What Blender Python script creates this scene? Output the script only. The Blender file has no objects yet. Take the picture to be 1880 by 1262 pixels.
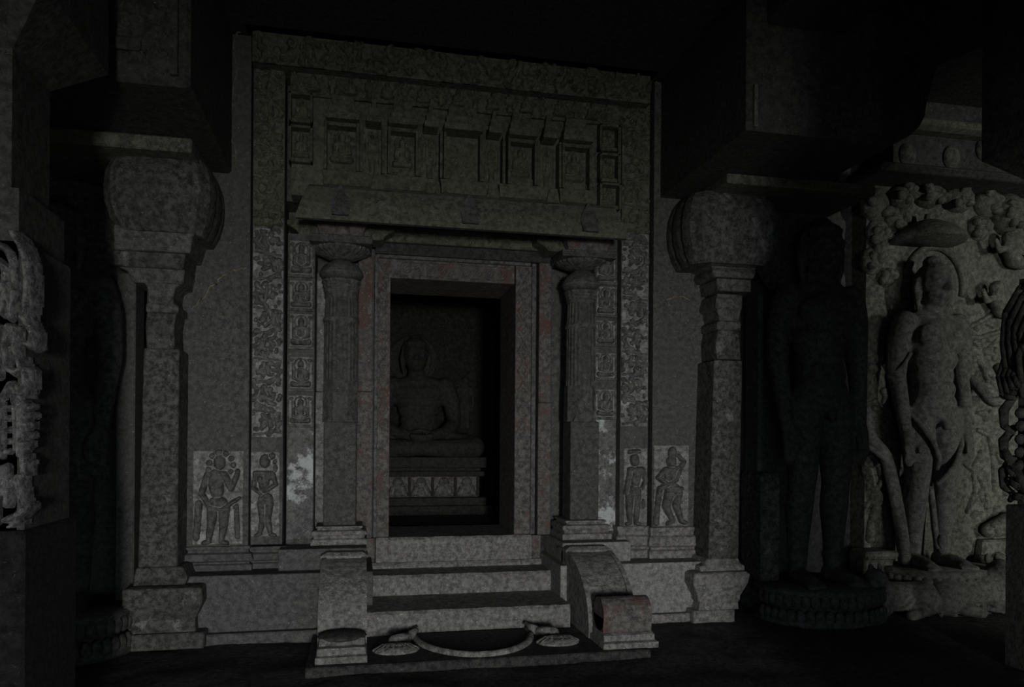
import bpy, bmesh, math, random
import numpy as np
from mathutils import Vector, Matrix

# ------------------------------------------------------------------ camera, light, exposure
scene = bpy.context.scene
col = scene.collection
F, EYE, HOR, CX, DIST = 1350.0, 1.5, 806.0, 940.0, 5.6
YAW = math.atan(F / 6460.0); ROLL = math.radians(0.4)
fwd = Vector((math.sin(YAW), math.cos(YAW), 0)); rgt0 = Vector((math.cos(YAW), -math.sin(YAW), 0)); zed = Vector((0, 0, 1))
rgt = rgt0 * math.cos(ROLL) + zed * math.sin(ROLL); up = zed * math.cos(ROLL) - rgt0 * math.sin(ROLL)
cam_d = bpy.data.cameras.new('camera'); cam = bpy.data.objects.new('camera', cam_d); col.objects.link(cam)
cam_d.sensor_width = 36; cam_d.lens = F / 1880 * 36; cam_d.shift_y = (HOR - 631) / 1880; cam_d.clip_start = 0.05
m = Matrix.Identity(4)
for i in range(3):
    m[i][0] = rgt[i]; m[i][1] = up[i]; m[i][2] = -fwd[i]
m[0][3], m[1][3], m[2][3] = 0, -DIST, EYE
cam.matrix_world = m
scene.camera = cam
world = bpy.data.worlds.new('world'); scene.world = world; world.use_nodes = True
world.node_tree.nodes['Background'].inputs[0].default_value = (0.8, 0.9, 1.0, 1); world.node_tree.nodes['Background'].inputs[1].default_value = 2.2
ld = bpy.data.lights.new('cave_mouth_daylight', 'AREA'); ld.shape = 'RECTANGLE'; ld.size = 0.9; ld.size_y = 2.0; ld.energy = 610; ld.color = (1.0, 0.985, 0.955)
lo = bpy.data.objects.new('cave_mouth_daylight', ld); col.objects.link(lo); lo.location = (0.35, -15.0, 1.08); lo.rotation_euler = (math.radians(90), 0, 0)
ld2 = bpy.data.lights.new('relief_fill_light', 'AREA'); ld2.shape = 'RECTANGLE'; ld2.size = 0.5; ld2.size_y = 2.0; ld2.energy = 620; ld2.color = (1.0, 0.985, 0.955)  # added fill lamp, with a made-up side opening, to brighten the right relief
lo2 = bpy.data.objects.new('relief_fill_light', ld2); col.objects.link(lo2); lo2.location = (9.2, -14.0, 2.1); lo2.rotation_euler = (math.radians(90), 0, math.radians(15))
scene.view_settings.view_transform = 'Standard'; scene.view_settings.look = 'None'
scene.view_settings.gamma = 1.0; scene.view_settings.exposure = 0.0
try: scene.view_settings.use_curve_mapping = False
except Exception: pass

def at(px, py, Y):
    d = fwd + rgt * ((px - CX) / F) + up * (-(py - HOR) / F)
    t = (Y + DIST) / d.y
    return d.x * t, EYE + d.z * t
def AX(px, py, Y): return at(px, py, Y)[0]
def AZ(px, py, Y): return at(px, py, Y)[1]
FLOOR = 0.04

# ------------------------------------------------------------------ materials
def stone(name, base, dark, patch=None, patch_scale=3.0, patch_at=0.62, patch_w=0.06, red=None, red_at=0.66, bump=0.35, rough=0.85, fine=60.0, stain=0.5, green=None, spec=0.3, crev=None):
    mt = bpy.data.materials.new(name); mt.use_nodes = True
    nt = mt.node_tree; N = nt.nodes; L = nt.links
    b = N['Principled BSDF']; b.inputs['Roughness'].default_value = rough; b.inputs['Specular IOR Level'].default_value = spec
    geo = N.new('ShaderNodeNewGeometry')
    def noise(scale, detail, off=0.0, rg=0.6):
        n = N.new('ShaderNodeTexNoise'); n.inputs['Scale'].default_value = scale; n.inputs['Detail'].default_value = detail; n.inputs['Roughness'].default_value = rg
        if off:
            a = N.new('ShaderNodeVectorMath'); a.operation = 'ADD'; a.inputs[1].default_value = (off, off * .7, off * 1.3); L.new(geo.outputs['Position'], a.inputs[0]); L.new(a.outputs[0], n.inputs['Vector'])
        else: L.new(geo.outputs['Position'], n.inputs['Vector'])
        return n
    def ramp(src, p0, p1):
        r = N.new('ShaderNodeMapRange'); r.inputs[1].default_value = p0; r.inputs[2].default_value = p1; L.new(src, r.inputs[0]); return r.outputs[0]
    def mix(fac, c1, c2):
        x = N.new('ShaderNodeMix'); x.data_type = 'RGBA'
        for s, v in ((x.inputs[0], fac), (x.inputs[6], c1), (x.inputs[7], c2)):
            if hasattr(v, 'is_output'): L.new(v, s)
            elif isinstance(v, (int, float)): s.default_value = v
            else: s.default_value = (*v, 1)
        return x.outputs[2]
    n1 = noise(2.2, 6); n2 = noise(24, 8, 3.1, .72); n3 = noise(fine, 4, 7.7)
    c = mix(ramp(n2.outputs['Fac'], .40, .60), tuple(v * .7 for v in dark), tuple(v * 1.12 for v in base))
    vor = noise(45, 6, 13.7, .8); c = mix(ramp(vor.outputs['Fac'], .56, .70), c, tuple(v * .45 for v in dark))
    c = mix(ramp(n1.outputs['Fac'], .45, .7), c, mix(stain, c, dark))
    if green: c = mix(ramp(noise(1.3, 6, 5.5, .7).outputs['Fac'], .36, .85), c, green)
    if patch: c = mix(ramp(noise(patch_scale, 10, 11.3, .75).outputs['Fac'], patch_at, patch_at + patch_w), c, patch)
    if red: c = mix(ramp(noise(4.5, 9, 23.9, .75).outputs['Fac'], red_at - .04, red_at + .05), c, red)
    # fine light specks
    sp = noise(60, 5, 2.2, .7); c = mix(ramp(sp.outputs['Fac'], .62, .70), c, tuple(min(1, v * 2.3 + .03) for v in base))
    if crev:
        inv = N.new('ShaderNodeMapRange'); inv.inputs[1].default_value = .495; inv.inputs[2].default_value = .455; L.new(geo.outputs['Pointiness'], inv.inputs[0])
        br = N.new('ShaderNodeMath'); br.operation = 'MULTIPLY'; L.new(inv.outputs[0], br.inputs[0]); L.new(ramp(noise(7, 5, 31.0).outputs['Fac'], .35, .6), br.inputs[1])
        c = mix(br.outputs[0], c, crev)
    L.new(c, b.inputs['Base Color'])
    add = N.new('ShaderNodeMath'); add.operation = 'MULTIPLY_ADD'; add.inputs[1].default_value = .45
    L.new(n3.outputs['Fac'], add.inputs[0]); L.new(n2.outputs['Fac'], add.inputs[2])
    bp = N.new('ShaderNodeBump'); bp.inputs['Strength'].default_value = bump; bp.inputs['Distance'].default_value = .03
    L.new(add.outputs[0], bp.inputs['Height']); L.new(bp.outputs[0], b.inputs['Normal'])
    return mt
M = {
 'wall': stone('wall_stone', (.135, .137, .133), (.08, .081, .079), patch=(.30, .31, .295), patch_scale=7, patch_at=.645, patch_w=.04, bump=.35, green=(.10, .104, .09)),
 'wall_up': stone('mossy_stone', (.17, .176, .138), (.07, .075, .055), green=(.13, .142, .10), patch=(.3, .3, .26), patch_at=.68, bump=.4),
 'carve': stone('carved_stone', (.17, .17, .158), (.085, .086, .078), crev=(.36, .36, .33), patch=(.28, .28, .26), patch_at=.66, bump=.35),
 'carve_up': stone('mossy_carving', (.165, .17, .125), (.055, .06, .04), crev=(.25, .245, .18), green=(.12, .132, .088), patch=(.36, .35, .28), patch_at=.66, red=(.13, .085, .06), red_at=.70, bump=.5),
 'step': stone('step_stone', (.37, .362, .35), (.22, .216, .208), patch=(.48, .475, .47), patch_at=.66, bump=.8, stain=.25, fine=80),
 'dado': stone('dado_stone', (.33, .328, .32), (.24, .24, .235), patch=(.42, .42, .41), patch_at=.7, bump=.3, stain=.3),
 'dado_shaded': stone('shaded_dado_stone', (.135, .135, .132), (.10, .10, .098), patch=(.19, .19, .188), patch_at=.7, bump=.3, stain=.3),  # darker copy of dado; weaker light on the left put into the colour
 'floor': stone('floor_stone', (.08, .078, .075), (.03, .03, .03), patch=(.15, .15, .15), patch_at=.66, bump=.7, rough=.8),
 'plaster': stone('pale_plaster', (.33, .335, .32), (.19, .19, .185), patch=(.46, .47, .46), patch_scale=9, patch_at=.56, red=(.20, .10, .085), red_at=.70, bump=.6),
 'figure': stone('relief_figure', (.15, .148, .142), (.085, .085, .082), crev=(.36, .36, .35), patch=(.24, .24, .235), patch_scale=8, patch_at=.63, bump=.4),
 'jamb': stone('painted_jamb', (.20, .19, .175), (.11, .10, .092), crev=(.26, .22, .19), patch=(.31, .30, .275), patch_scale=5, patch_at=.62, red=(.145, .09, .076), red_at=.56, bump=.5),
 'column': stone('column_stone', (.125, .125, .12), (.075, .075, .07), patch=(.2, .2, .185), patch_at=.68, red=(.12, .08, .07), red_at=.68, bump=.35),
 'pillar': stone('pillar_stone', (.135, .137, .128), (.05, .052, .047), patch=(.27, .275, .26), patch_scale=5, patch_at=.58, patch_w=.1, bump=.45),
 'white': stone('lime_wash', (.20, .20, .195), (.12, .12, .118), patch=(.58, .62, .61), patch_scale=1.9, patch_at=.53, patch_w=.05, bump=.3),
 'dark_statue': stone('dark_statue_stone', (.09, .088, .084), (.045, .045, .042), red=(.08, .042, .036), red_at=.68, bump=.2, rough=.75),  # one even dark stone with reddish patches for both large statues
 'jina': stone('sanctum_statue', (.04, .039, .037), (.025, .024, .023), patch=(.09, .08, .07), patch_at=.70, bump=.25),  # darkened stone; the dim sanctum light is put into its colour
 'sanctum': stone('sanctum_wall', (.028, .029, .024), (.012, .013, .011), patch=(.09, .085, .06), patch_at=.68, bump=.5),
 'statue': stone('relief_statue', (.145, .145, .132), (.085, .086, .076), patch=(.22, .22, .20), patch_scale=6, patch_at=.66, red=(.14, .09, .078), red_at=.71, bump=.3),
 'relief_bg': stone('relief_wall', (.15, .158, .128), (.08, .085, .066), crev=(.25, .26, .23), patch=(.25, .26, .23), patch_scale=6, patch_at=.62, red=(.14, .085, .07), red_at=.72, bump=.6),
 'black': stone('near_black_stone', (.075, .075, .071), (.045, .045, .042), patch=(.12, .122, .10), patch_scale=8, patch_at=.70, bump=.5),  # dark tone for ceiling and beams; stands in for shade on the edge pillars
 'front': stone('weathered_carving', (.27, .27, .266), (.10, .10, .098), patch=(.40, .40, .39), patch_scale=9, patch_at=.62, bump=.9),
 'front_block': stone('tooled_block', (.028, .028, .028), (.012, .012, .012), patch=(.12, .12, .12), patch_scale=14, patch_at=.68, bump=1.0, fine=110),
 'crack': stone('plaster_edge', (.25, .23, .18), (.15, .13, .10), bump=.3),
}

# ------------------------------------------------------------------ mesh helpers
class MB:
    def __init__(s): s.v = []; s.f = []
    def add(s, vs, fs):
        o = len(s.v); s.v += [tuple(v) for v in vs]; s.f += [tuple(i + o for i in f) for f in fs]; return s
    def box(s, x0, x1, y0, y1, z0, z1):
        return s.add([(x0, y0, z0), (x1, y0, z0), (x1, y1, z0), (x0, y1, z0), (x0, y0, z1), (x1, y0, z1), (x1, y1, z1), (x0, y1, z1)],
                     [(0, 3, 2, 1), (4, 5, 6, 7), (0, 1, 5, 4), (1, 2, 6, 5), (2, 3, 7, 6), (3, 0, 4, 7)])
    def stack(s, secs):
        # secs: (x0, x1, y0, y1, z) rectangles joined upwards
        vs = []; fs = []
        for (x0, x1, y0, y1, z) in secs: vs += [(x0, y0, z), (x1, y0, z), (x1, y1, z), (x0, y1, z)]
        for k in range(len(secs) - 1):
            a = 4 * k; b = a + 4
            for i in range(4): j = (i + 1) % 4; fs.append((a + i, a + j, b + j, b + i))
        n = 4 * (len(secs) - 1)
        fs += [(3, 2, 1, 0), (n, n + 1, n + 2, n + 3)]
        return s.add(vs, fs)
    def lathe(s, prof, cx, cy, seg=24, flute=0.0, y_scale=1.0):
        vs = []; fs = []
        for (r, z) in prof:
            for i in range(seg):
                a = 2 * math.pi * (i + .5) / seg; rr = r * (1 - flute * (i % 2)); vs.append((cx + rr * math.cos(a), cy + y_scale * rr * math.sin(a), z))
        for k in range(len(prof) - 1):
            for i in range(seg):
                j = (i + 1) % seg; fs.append((k * seg + i, k * seg + j, (k + 1) * seg + j, (k + 1) * seg + i))
        n = (len(prof) - 1) * seg
        fs += [tuple(range(seg - 1, -1, -1)), tuple(range(n, n + seg))]
        return s.add(vs, fs)
    def prism_x(s, prof, x0, x1):
        # prof: (y, z) outline extruded along x
        n = len(prof)
        vs = [(x0, y, z) for y, z in prof] + [(x1, y, z) for y, z in prof]
        fs = [tuple(range(n)), tuple(range(2 * n - 1, n - 1, -1))] + [(i, i + n, (i + 1) % n + n, (i + 1) % n) for i in range(n)]
        return s.add(vs, fs)
    def prism_y(s, prof, y0, y1):
        n = len(prof)
        vs = [(x, y0, z) for x, z in prof] + [(x, y1, z) for x, z in prof]
        fs = [tuple(range(n)), tuple(range(2 * n - 1, n - 1, -1))] + [(i, i + n, (i + 1) % n + n, (i + 1) % n) for i in range(n)]
        return s.add(vs, fs)
    def ball(s, c, r, seg=14, ring=9, rot=None):
        vs = []; fs = []
        r = (r, r, r) if isinstance(r, (int, float)) else r
        R = rot or Matrix.Identity(3)
        pts = [Vector((0, 0, -r[2]))]
        for k in range(1, ring):
            t = -math.pi / 2 + math.pi * k / ring
            for i in range(seg):
                a = 2 * math.pi * i / seg; pts.append(Vector((r[0] * math.cos(t) * math.cos(a), r[1] * math.cos(t) * math.sin(a), r[2] * math.sin(t))))
        pts.append(Vector((0, 0, r[2])))
        vs = [R @ p + Vector(c) for p in pts]
        for i in range(seg):
            j = (i + 1) % seg; fs.append((0, 1 + j, 1 + i)); l = 1 + (ring - 2) * seg; fs.append((l + i, l + j, len(pts) - 1))
        for k in range(ring - 2):
            for i in range(seg):
                j = (i + 1) % seg; a = 1 + k * seg; fs.append((a + i, a + j, a + seg + j, a + seg + i))
        return s.add(vs, fs)
    def limb(s, pts, seg=12):
        # chain of (x, y, z, r): overlapping tapered capsules
        for p in pts: s.ball(p[:3], p[3], seg, 8)
        for p, q in zip(pts, pts[1:]):
            a, b = Vector(p[:3]), Vector(q[:3]); d = (b - a)
            if d.length < 1e-6: continue
            rot = d.to_track_quat('Z', 'Y').to_matrix(); vs = []
            for c, r in ((a, p[3]), (b, q[3])):
                for i in range(seg): t = 2 * math.pi * i / seg; vs.append(c + rot @ Vector((r * math.cos(t), r * math.sin(t), 0)))
            s.add(vs, [(i, (i + 1) % seg, seg + (i + 1) % seg, seg + i) for i in range(seg)] + [tuple(range(seg - 1, -1, -1)), tuple(range(seg, 2 * seg))])
        return s
    def tube(s, pts, r, seg=8):
        pts = [Vector(p) for p in pts]; vs = []; fs = []; n = len(pts)
        rs = r if isinstance(r, (list, tuple)) else [r] * n
        ref = Vector((0, 1, 0.05)).normalized()
        for k, p in enumerate(pts):
            t = (pts[min(k + 1, n - 1)] - pts[max(k - 1, 0)]).normalized()
            a = t.cross(ref).normalized() if abs(t.dot(ref)) < .98 else t.cross(Vector((1, 0, 0))).normalized(); b = t.cross(a)
            for i in range(seg): q = 2 * math.pi * i / seg; vs.append(p + (a * math.cos(q) + b * math.sin(q)) * rs[k])
        for k in range(n - 1):
            for i in range(seg): j = (i + 1) % seg; fs.append((k * seg + i, k * seg + j, (k + 1) * seg + j, (k + 1) * seg + i))
        fs += [tuple(range(seg - 1, -1, -1)), tuple(range((n - 1) * seg, n * seg))]
        return s.add(vs, fs)
    def build(s, name, mat, parent=None, bevel=0.0, smooth=False, remesh=0.0, loc=None):
        me = bpy.data.meshes.new(name); me.from_pydata(s.v, [], s.f); me.update()
        bm = bmesh.new(); bm.from_mesh(me); bmesh.ops.recalc_face_normals(bm, faces=bm.faces)
        if bevel:
            es = [e for e in bm.edges if len(e.link_faces) == 2 and e.calc_face_angle(0) > .5 and e.calc_length() > bevel * 2.5]
            bmesh.ops.bevel(bm, geom=es, offset=bevel, segments=1, affect='EDGES', clamp_overlap=True)
        bm.to_mesh(me); bm.free()
        o = bpy.data.objects.new(name, me); col.objects.link(o)
        if remesh:
            r = o.modifiers.new('r', 'REMESH'); r.mode = 'VOXEL'; r.voxel_size = remesh; r.use_smooth_shade = True
            sm = o.modifiers.new('s', 'SMOOTH'); sm.factor = .5; sm.iterations = 3
            dg = bpy.context.evaluated_depsgraph_get(); nm = bpy.data.meshes.new_from_object(o.evaluated_get(dg)); o.modifiers.clear(); o.data = nm; bpy.data.meshes.remove(me); nm.name = name; me = nm; smooth = True
        if smooth: me.polygons.foreach_set('use_smooth', [True] * len(me.polygons))
        me.materials.clear(); me.materials.append(M[mat])
        if parent: o.parent = parent
        if loc: o.location = loc
        return o
def tag(o, label=None, cat=None, group=None, kind=None):
    if label: o['label'] = label
    if cat: o['category'] = cat
    if group: o['group'] = group
    if kind: o['kind'] = kind
    return o
def thing(name, label, cat, loc=(0, 0, 0), group=None):
    o = bpy.data.objects.new(name, None); o.empty_display_size = .1; col.objects.link(o)
    o['label'] = label; o['category'] = cat
    if group: o['group'] = group
    o.location = loc
    return o
def rel(parent):   # children are modelled in world space; shift them under an empty that stands at its base
    bpy.context.view_layer.update()
    for c in parent.children_recursive:
        if c.parent == parent: c.matrix_parent_inverse = Matrix.Translation(parent.location).inverted()
def struct(name, mb, mat, **k):
    o = mb.build(name, mat, **k); o['kind'] = 'structure'; return o

# height-field carving: shapes are ('c', x0,z0,r0, x1,z1,r1, h) capsules, ('e', x,z,rx,rz, h) bosses, ('r', x,z,R,t,h) rings
def relief_grid(shapes, x0, x1, z0, z1, res, rough=0.0, seed=1):
    nx = max(3, int((x1 - x0) / res) + 1); nz = max(3, int((z1 - z0) / res) + 1)
    X = np.linspace(x0, x1, nx); Z = np.linspace(z0, z1, nz); H = np.zeros((nz, nx))
    for s in shapes:
        if s[0] == 'c': b = (min(s[1] - s[3], s[4] - s[6]), max(s[1] + s[3], s[4] + s[6]), min(s[2] - s[3], s[5] - s[6]), max(s[2] + s[3], s[5] + s[6]))
        elif s[0] == 'e': b = (s[1] - s[3], s[1] + s[3], s[2] - s[4], s[2] + s[4])
        elif s[0] == 'b': b = (s[1], s[2], s[3], s[4])
        else: b = (s[1] - s[3] - s[4], s[1] + s[3] + s[4], s[2] - s[3] - s[4], s[2] + s[3] + s[4])
        i0, i1 = np.searchsorted(X, [b[0], b[1]]); k0, k1 = np.searchsorted(Z, [b[2], b[3]])
        if i1 <= i0 or k1 <= k0: continue
        xx, zz = np.meshgrid(X[i0:i1], Z[k0:k1])
        if s[0] == 'c':
            ax, az, ra, bx, bz, rb, h = s[1:]
            dx, dz = bx - ax, bz - az; l2 = dx * dx + dz * dz + 1e-12
            t = np.clip(((xx - ax) * dx + (zz - az) * dz) / l2, 0, 1); r = ra + (rb - ra) * t
            q = np.hypot(xx - ax - t * dx, zz - az - t * dz) / r
        elif s[0] == 'e': h = s[5]; q = np.hypot((xx - s[1]) / s[3], (zz - s[2]) / s[4])
        elif s[0] == 'b': h = s[5]; q = np.zeros_like(xx)
        else: h = s[5]; q = np.abs(np.hypot(xx - s[1], zz - s[2]) - s[3]) / s[4]
        v = h * np.sqrt(np.clip(1 - q ** 2.6, 0, 1))
        H[k0:k1, i0:i1] = np.maximum(H[k0:k1, i0:i1], v)
    if rough:
        rng = np.random.default_rng(seed); H += rough * rng.random(H.shape) * (H > 0)
    return X, Z, H
def carve(name, shapes, x0, x1, z0, z1, ysurf, mat, parent=None, res=.006, full=False, rough=0.0, seed=1, back=.012):
    """carved relief standing out of the surface at ysurf towards -y; with full=True a closed slab whose whole face is carved"""
    X, Z, H = relief_grid(shapes, x0, x1, z0, z1, res, rough, seed)
    nz, nx = H.shape
    keep = np.ones((nz - 1, nx - 1), bool) if full else ((H[:-1, :-1] > 1e-4) | (H[1:, :-1] > 1e-4) | (H[:-1, 1:] > 1e-4) | (H[1:, 1:] > 1e-4))
    idx = np.arange(nz * nx).reshape(nz, nx)
    q = np.stack([idx[:-1, :-1], idx[:-1, 1:], idx[1:, 1:], idx[1:, :-1]], -1)[keep]
    xx, zz = np.meshgrid(X, Z)
    Yf = ysurf - np.where(H > 1e-4, H, -.004 if not full else 0)
    V = np.stack([xx, Yf, zz], -1).reshape(-1, 3)
    used, inv = np.unique(q.ravel(), return_inverse=True); q = inv.reshape(-1, 4); V = V[used]
    nv = len(V); V2 = V.copy(); V2[:, 1] = ysurf + back
    # rim: boundary edges
    e = np.concatenate([q[:, [0, 1]], q[:, [1, 2]], q[:, [2, 3]], q[:, [3, 0]]]); key = e[:, 0].astype(np.int64) * nv + e[:, 1]; rk = e[:, 1].astype(np.int64) * nv + e[:, 0]
    rim = e[~np.isin(key, rk)]
    walls = np.stack([rim[:, 1], rim[:, 0], rim[:, 0] + nv, rim[:, 1] + nv], -1)
    faces = np.concatenate([q, walls]); V = np.concatenate([V, V2])
    used, inv = np.unique(faces.ravel(), return_inverse=True); faces = inv.reshape(-1, 4); V = V[used]
    me = bpy.data.meshes.new(name); me.from_pydata(V.tolist(), [], faces.tolist()); me.update()
    me.polygons.foreach_set('use_smooth', [True] * len(me.polygons)); me.materials.append(M[mat])
    o = bpy.data.objects.new(name, me); col.objects.link(o)
    if parent: o.parent = parent
    return o
def place(shapes, x, z, sx, sz=None, hs=1.0):
    sz = sz or sx; s = (sx + sz) / 2; out = []
    for t in shapes:
        if t[0] == 'c': out.append(('c', x + t[1] * sx, z + t[2] * sz, t[3] * s, x + t[4] * sx, z + t[5] * sz, t[6] * s, t[7] * hs))
        elif t[0] == 'e': out.append(('e', x + t[1] * sx, z + t[2] * sz, t[3] * sx, t[4] * sz, t[5] * hs))
        elif t[0] == 'b': out.append(('b', x + t[1] * sx, x + t[2] * sx, z + t[3] * sz, z + t[4] * sz, t[5] * hs))
        else: out.append(('r', x + t[1] * sx, z + t[2] * sz, t[3] * s, t[4] * s, t[5] * hs))
    return out
# seated saint in a unit cell (-.5...5, 0..1); heights in cell units
SEATED = [('e', 0, .77, .13, .15, .2), ('e', 0, .91, .05, .05, .18), ('c', -.19, .56, .085, .19, .56, .085, .15), ('c', 0, .55, .17, 0, .33, .13, .17), ('c', -.24, .54, .07, -.28, .33, .06, .15), ('c', -.28, .33, .06, -.04, .22, .055, .19), ('c', .24, .54, .07, .28, .33, .06, .15), ('c', .28, .33, .06, .04, .22, .055, .19), ('c', -.3, .14, .1, .3, .14, .1, .2), ('e', -.32, .15, .1, .1, .2), ('e', .32, .15, .1, .1, .2)]
HALO = [('r', 0, .76, .23, .035, .09)]
STAND = [('e', 0, .90, .09, .085, .16), ('c', -.13, .75, .06, .13, .75, .06, .13), ('c', 0, .74, .13, 0, .55, .09, .14), ('c', 0, .52, .11, 0, .46, .11, .14), ('c', -.17, .74, .05, -.21, .5, .04, .12), ('c', -.21, .5, .04, -.17, .36, .035, .12), ('c', .17, .74, .05, .21, .5, .04, .12), ('c', .21, .5, .04, .17, .36, .035, .12), ('c', -.06, .45, .075, -.07, .08, .045, .14), ('c', .06, .45, .075, .07, .08, .045, .14), ('e', -.08, .05, .07, .05, .15), ('e', .08, .05, .07, .05, .15)]

def scroll_shapes(x0, x1, z0, z1, seed, h=.03):
    """creeper scrolls with little riders and beasts filling an upright band"""
    rng = random.Random(seed); w = x1 - x0; cx = (x0 + x1) / 2; S = []; z = z0 + .02; sd = 1
    while z < z1 - .05:
        u = min(w * rng.uniform(.85, 1.05), z1 - z); c = (cx + sd * w * .06, z + u / 2); R = w * .42; pr = None
        a0 = -math.pi / 2 if sd > 0 else math.pi * 1.5
        for i in range(15):
            t = i / 14; a = a0 + sd * t * 5.2; r = R * (1 - .62 * t); p = (c[0] + r * math.cos(a), c[1] + r * math.sin(a) * u / w)
            if pr: S.append(('c', pr[0], pr[1], w * .075, p[0], p[1], w * .075, h * .75))
            if i % 2 == 0: S.append(('e', p[0] + w * .07 * math.cos(a), p[1] + w * .07 * math.sin(a), w * .11, w * .10, h * .7))
            pr = p
        # rider in the heart of the scroll
        hx = c[0] + rng.uniform(-.03, .03); S.append(('e', hx, c[1] + u * .24, w * .09, w * .1, h * 1.25))
        S.append(('c', hx, c[1] + u * .12, w * .12, hx + sd * w * .05, c[1] - u * .12, w * .11, h * 1.15))
        for k in range(4):
            an = rng.uniform(0, 6.28); S.append(('c', hx, c[1], w * .06, hx + w * .36 * math.cos(an), c[1] + w * .36 * math.sin(an), w * .06, h))
        S.append(('c', x0 + w * .05, z, w * .045, x0 + w * .95, z + u * .12 * sd, w * .045, h * .6))
        for k in range(12): S.append(('e', x0 + rng.random() * w, z + rng.random() * u, w * rng.uniform(.06, .13), w * rng.uniform(.06, .12), h * .8))
        z += u; sd = -sd
    return S
def foliage_shapes(x0, x1, z0, z1, seed, size, h):
    rng = random.Random(seed); S = []; n = int((x1 - x0) * (z1 - z0) / (size * size) * 1.6)
    for k in range(n):
        x, z, a = rng.uniform(x0, x1), rng.uniform(z0, z1), rng.uniform(0, 6.28)
        if rng.random() < .55: S.append(('c', x, z, size * .3, x + size * math.cos(a), z + size * math.sin(a), size * .16, h * rng.uniform(.5, 1)))
        elif rng.random() < .5: S.append(('e', x, z, size * .4, size * .42, h * rng.uniform(.6, 1.1)))
        else: S.append(('r', x, z, size * .4, size * .13, h * rng.uniform(.5, .9)))
    return S

# ------------------------------------------------------------------ the setting
rng = np.random.default_rng(4)
def floor_mesh():
    x0, x1, y0, y1, st = -5.5, 9.0, -9.0, 1.2, .05
    X = np.arange(x0, x1 + st, st); Y = np.arange(y0, y1 + st, st); xx, yy = np.meshgrid(X, Y)
    Hh = np.zeros_like(xx)
    for k in range(26):
        f = 2 ** rng.uniform(0, 4.2); a = rng.uniform(0, 6.28); Hh += .006 / f ** .55 * np.sin(f * (xx * math.cos(a) + yy * math.sin(a)) + rng.uniform(0, 6.28))
    Hh += rng.normal(0, .0022, xx.shape)
    # worn drain groove running from the right pier towards the visitor
    p, q = Vector((2.66, -.33)), Vector((2.35, -1.9)); d = q - p
    t = np.clip(((xx - p.x) * d.x + (yy - p.y) * d.y) / d.dot(d), 0, 1.6); dist = np.hypot(xx - p.x - t * d.x, yy - p.y - t * d.y)
    Hh -= .03 * np.exp(-(dist / .035) ** 2)
    V = np.stack([xx, yy, FLOOR - .012 + np.clip(Hh, -.05, .012)], -1).reshape(-1, 3); ny, nx = xx.shape; idx = np.arange(nx * ny).reshape(ny, nx)
    Fq = np.stack([idx[:-1, :-1], idx[:-1, 1:], idx[1:, 1:], idx[1:, :-1]], -1).reshape(-1, 4)
    me = bpy.data.meshes.new('floor'); me.from_pydata(V.tolist(), [], Fq.tolist()); me.update(); me.polygons.foreach_set('use_smooth', [True] * len(me.polygons)); me.materials.append(M['floor'])
    o = bpy.data.objects.new('floor', me); col.objects.link(o); o['kind'] = 'structure'
floor_mesh()
CEIL = AZ(830, 85, .1)
struct('ceiling', MB().box(-5.5, 9, -9.3, 5.2, CEIL, CEIL + .4), 'black')
struct('wall_left', MB().box(-5.9, -5.5, -9.3, 1.5, -.1, CEIL + .4), 'black')
struct('wall_right', MB().box(9, 9.4, -9.3, 1.5, -.1, CEIL + .4), 'black')
# cave mouth behind the visitor: piers and a low lintel through which the daylight comes
mf = MB().box(-5.9, -2.6, -9.6, -9.2, -.1, CEIL + .4).box(3.6, 7.64, -9.6, -9.2, -.1, CEIL + .4).box(8.75, 9.4, -9.6, -9.2, -.1, CEIL + .4).box(7.64, 8.75, -9.6, -9.2, 3.0, CEIL + .4).box(-2.6, 3.6, -9.6, -9.2, 2.0, CEIL + .4)  # the right-hand gap is an added slot aiming the fill lamp at the relief
struct('wall_front', mf, 'black')
struct('ground_outside', MB().box(-8, 12, -17, -9.2, -.2, FLOOR - .01), 'floor')

# door geometry
DY = .72                                    # front of the door frame
PODZ = .66
dxl, dxr = AX(715, 800, DY), AX(945, 800, DY); dzt = AZ(832, 516, DY)
REV = 1.42                                  # back of the door reveal
# back wall around the porch recess
pxl, pxr = AX(524, 800, .4), AX(1134, 800, .4)
zt = CEIL
wb = MB()
wb.box(-5.5, pxl - .02, .50, 1.4, -.1, zt).box(pxr + .02, 9, .50, 1.4, -.1, zt)
wb.box(pxl - .02, dxl - .05, .80, 1.4, -.1, zt).box(dxr + .05, pxr + .02, .80, 1.4, -.1, zt).box(dxl - .05, dxr + .05, .80, 1.4, dzt + .05, zt)
ez = AZ(850, 362, .12) - .01
wb.box(pxl - .02, pxr + .02, .50, .8, ez, zt)
struct('wall_back', wb, 'wall')
sy0, sy1 = 1.4, 4.6; sx0, sx1 = -1.2, 2.9
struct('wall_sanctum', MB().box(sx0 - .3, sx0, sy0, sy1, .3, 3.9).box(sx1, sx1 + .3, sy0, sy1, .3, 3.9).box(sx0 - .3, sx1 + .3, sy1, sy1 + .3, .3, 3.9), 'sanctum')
struct('ceiling_sanctum', MB().box(sx0 - .3, sx1 + .3, sy0, sy1 + .3, 3.9, 4.1), 'black')
struct('floor_sanctum', MB().box(sx0 - .3, sx1 + .3, .74, sy1 + .3, .3, PODZ - .02), 'floor')

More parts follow.
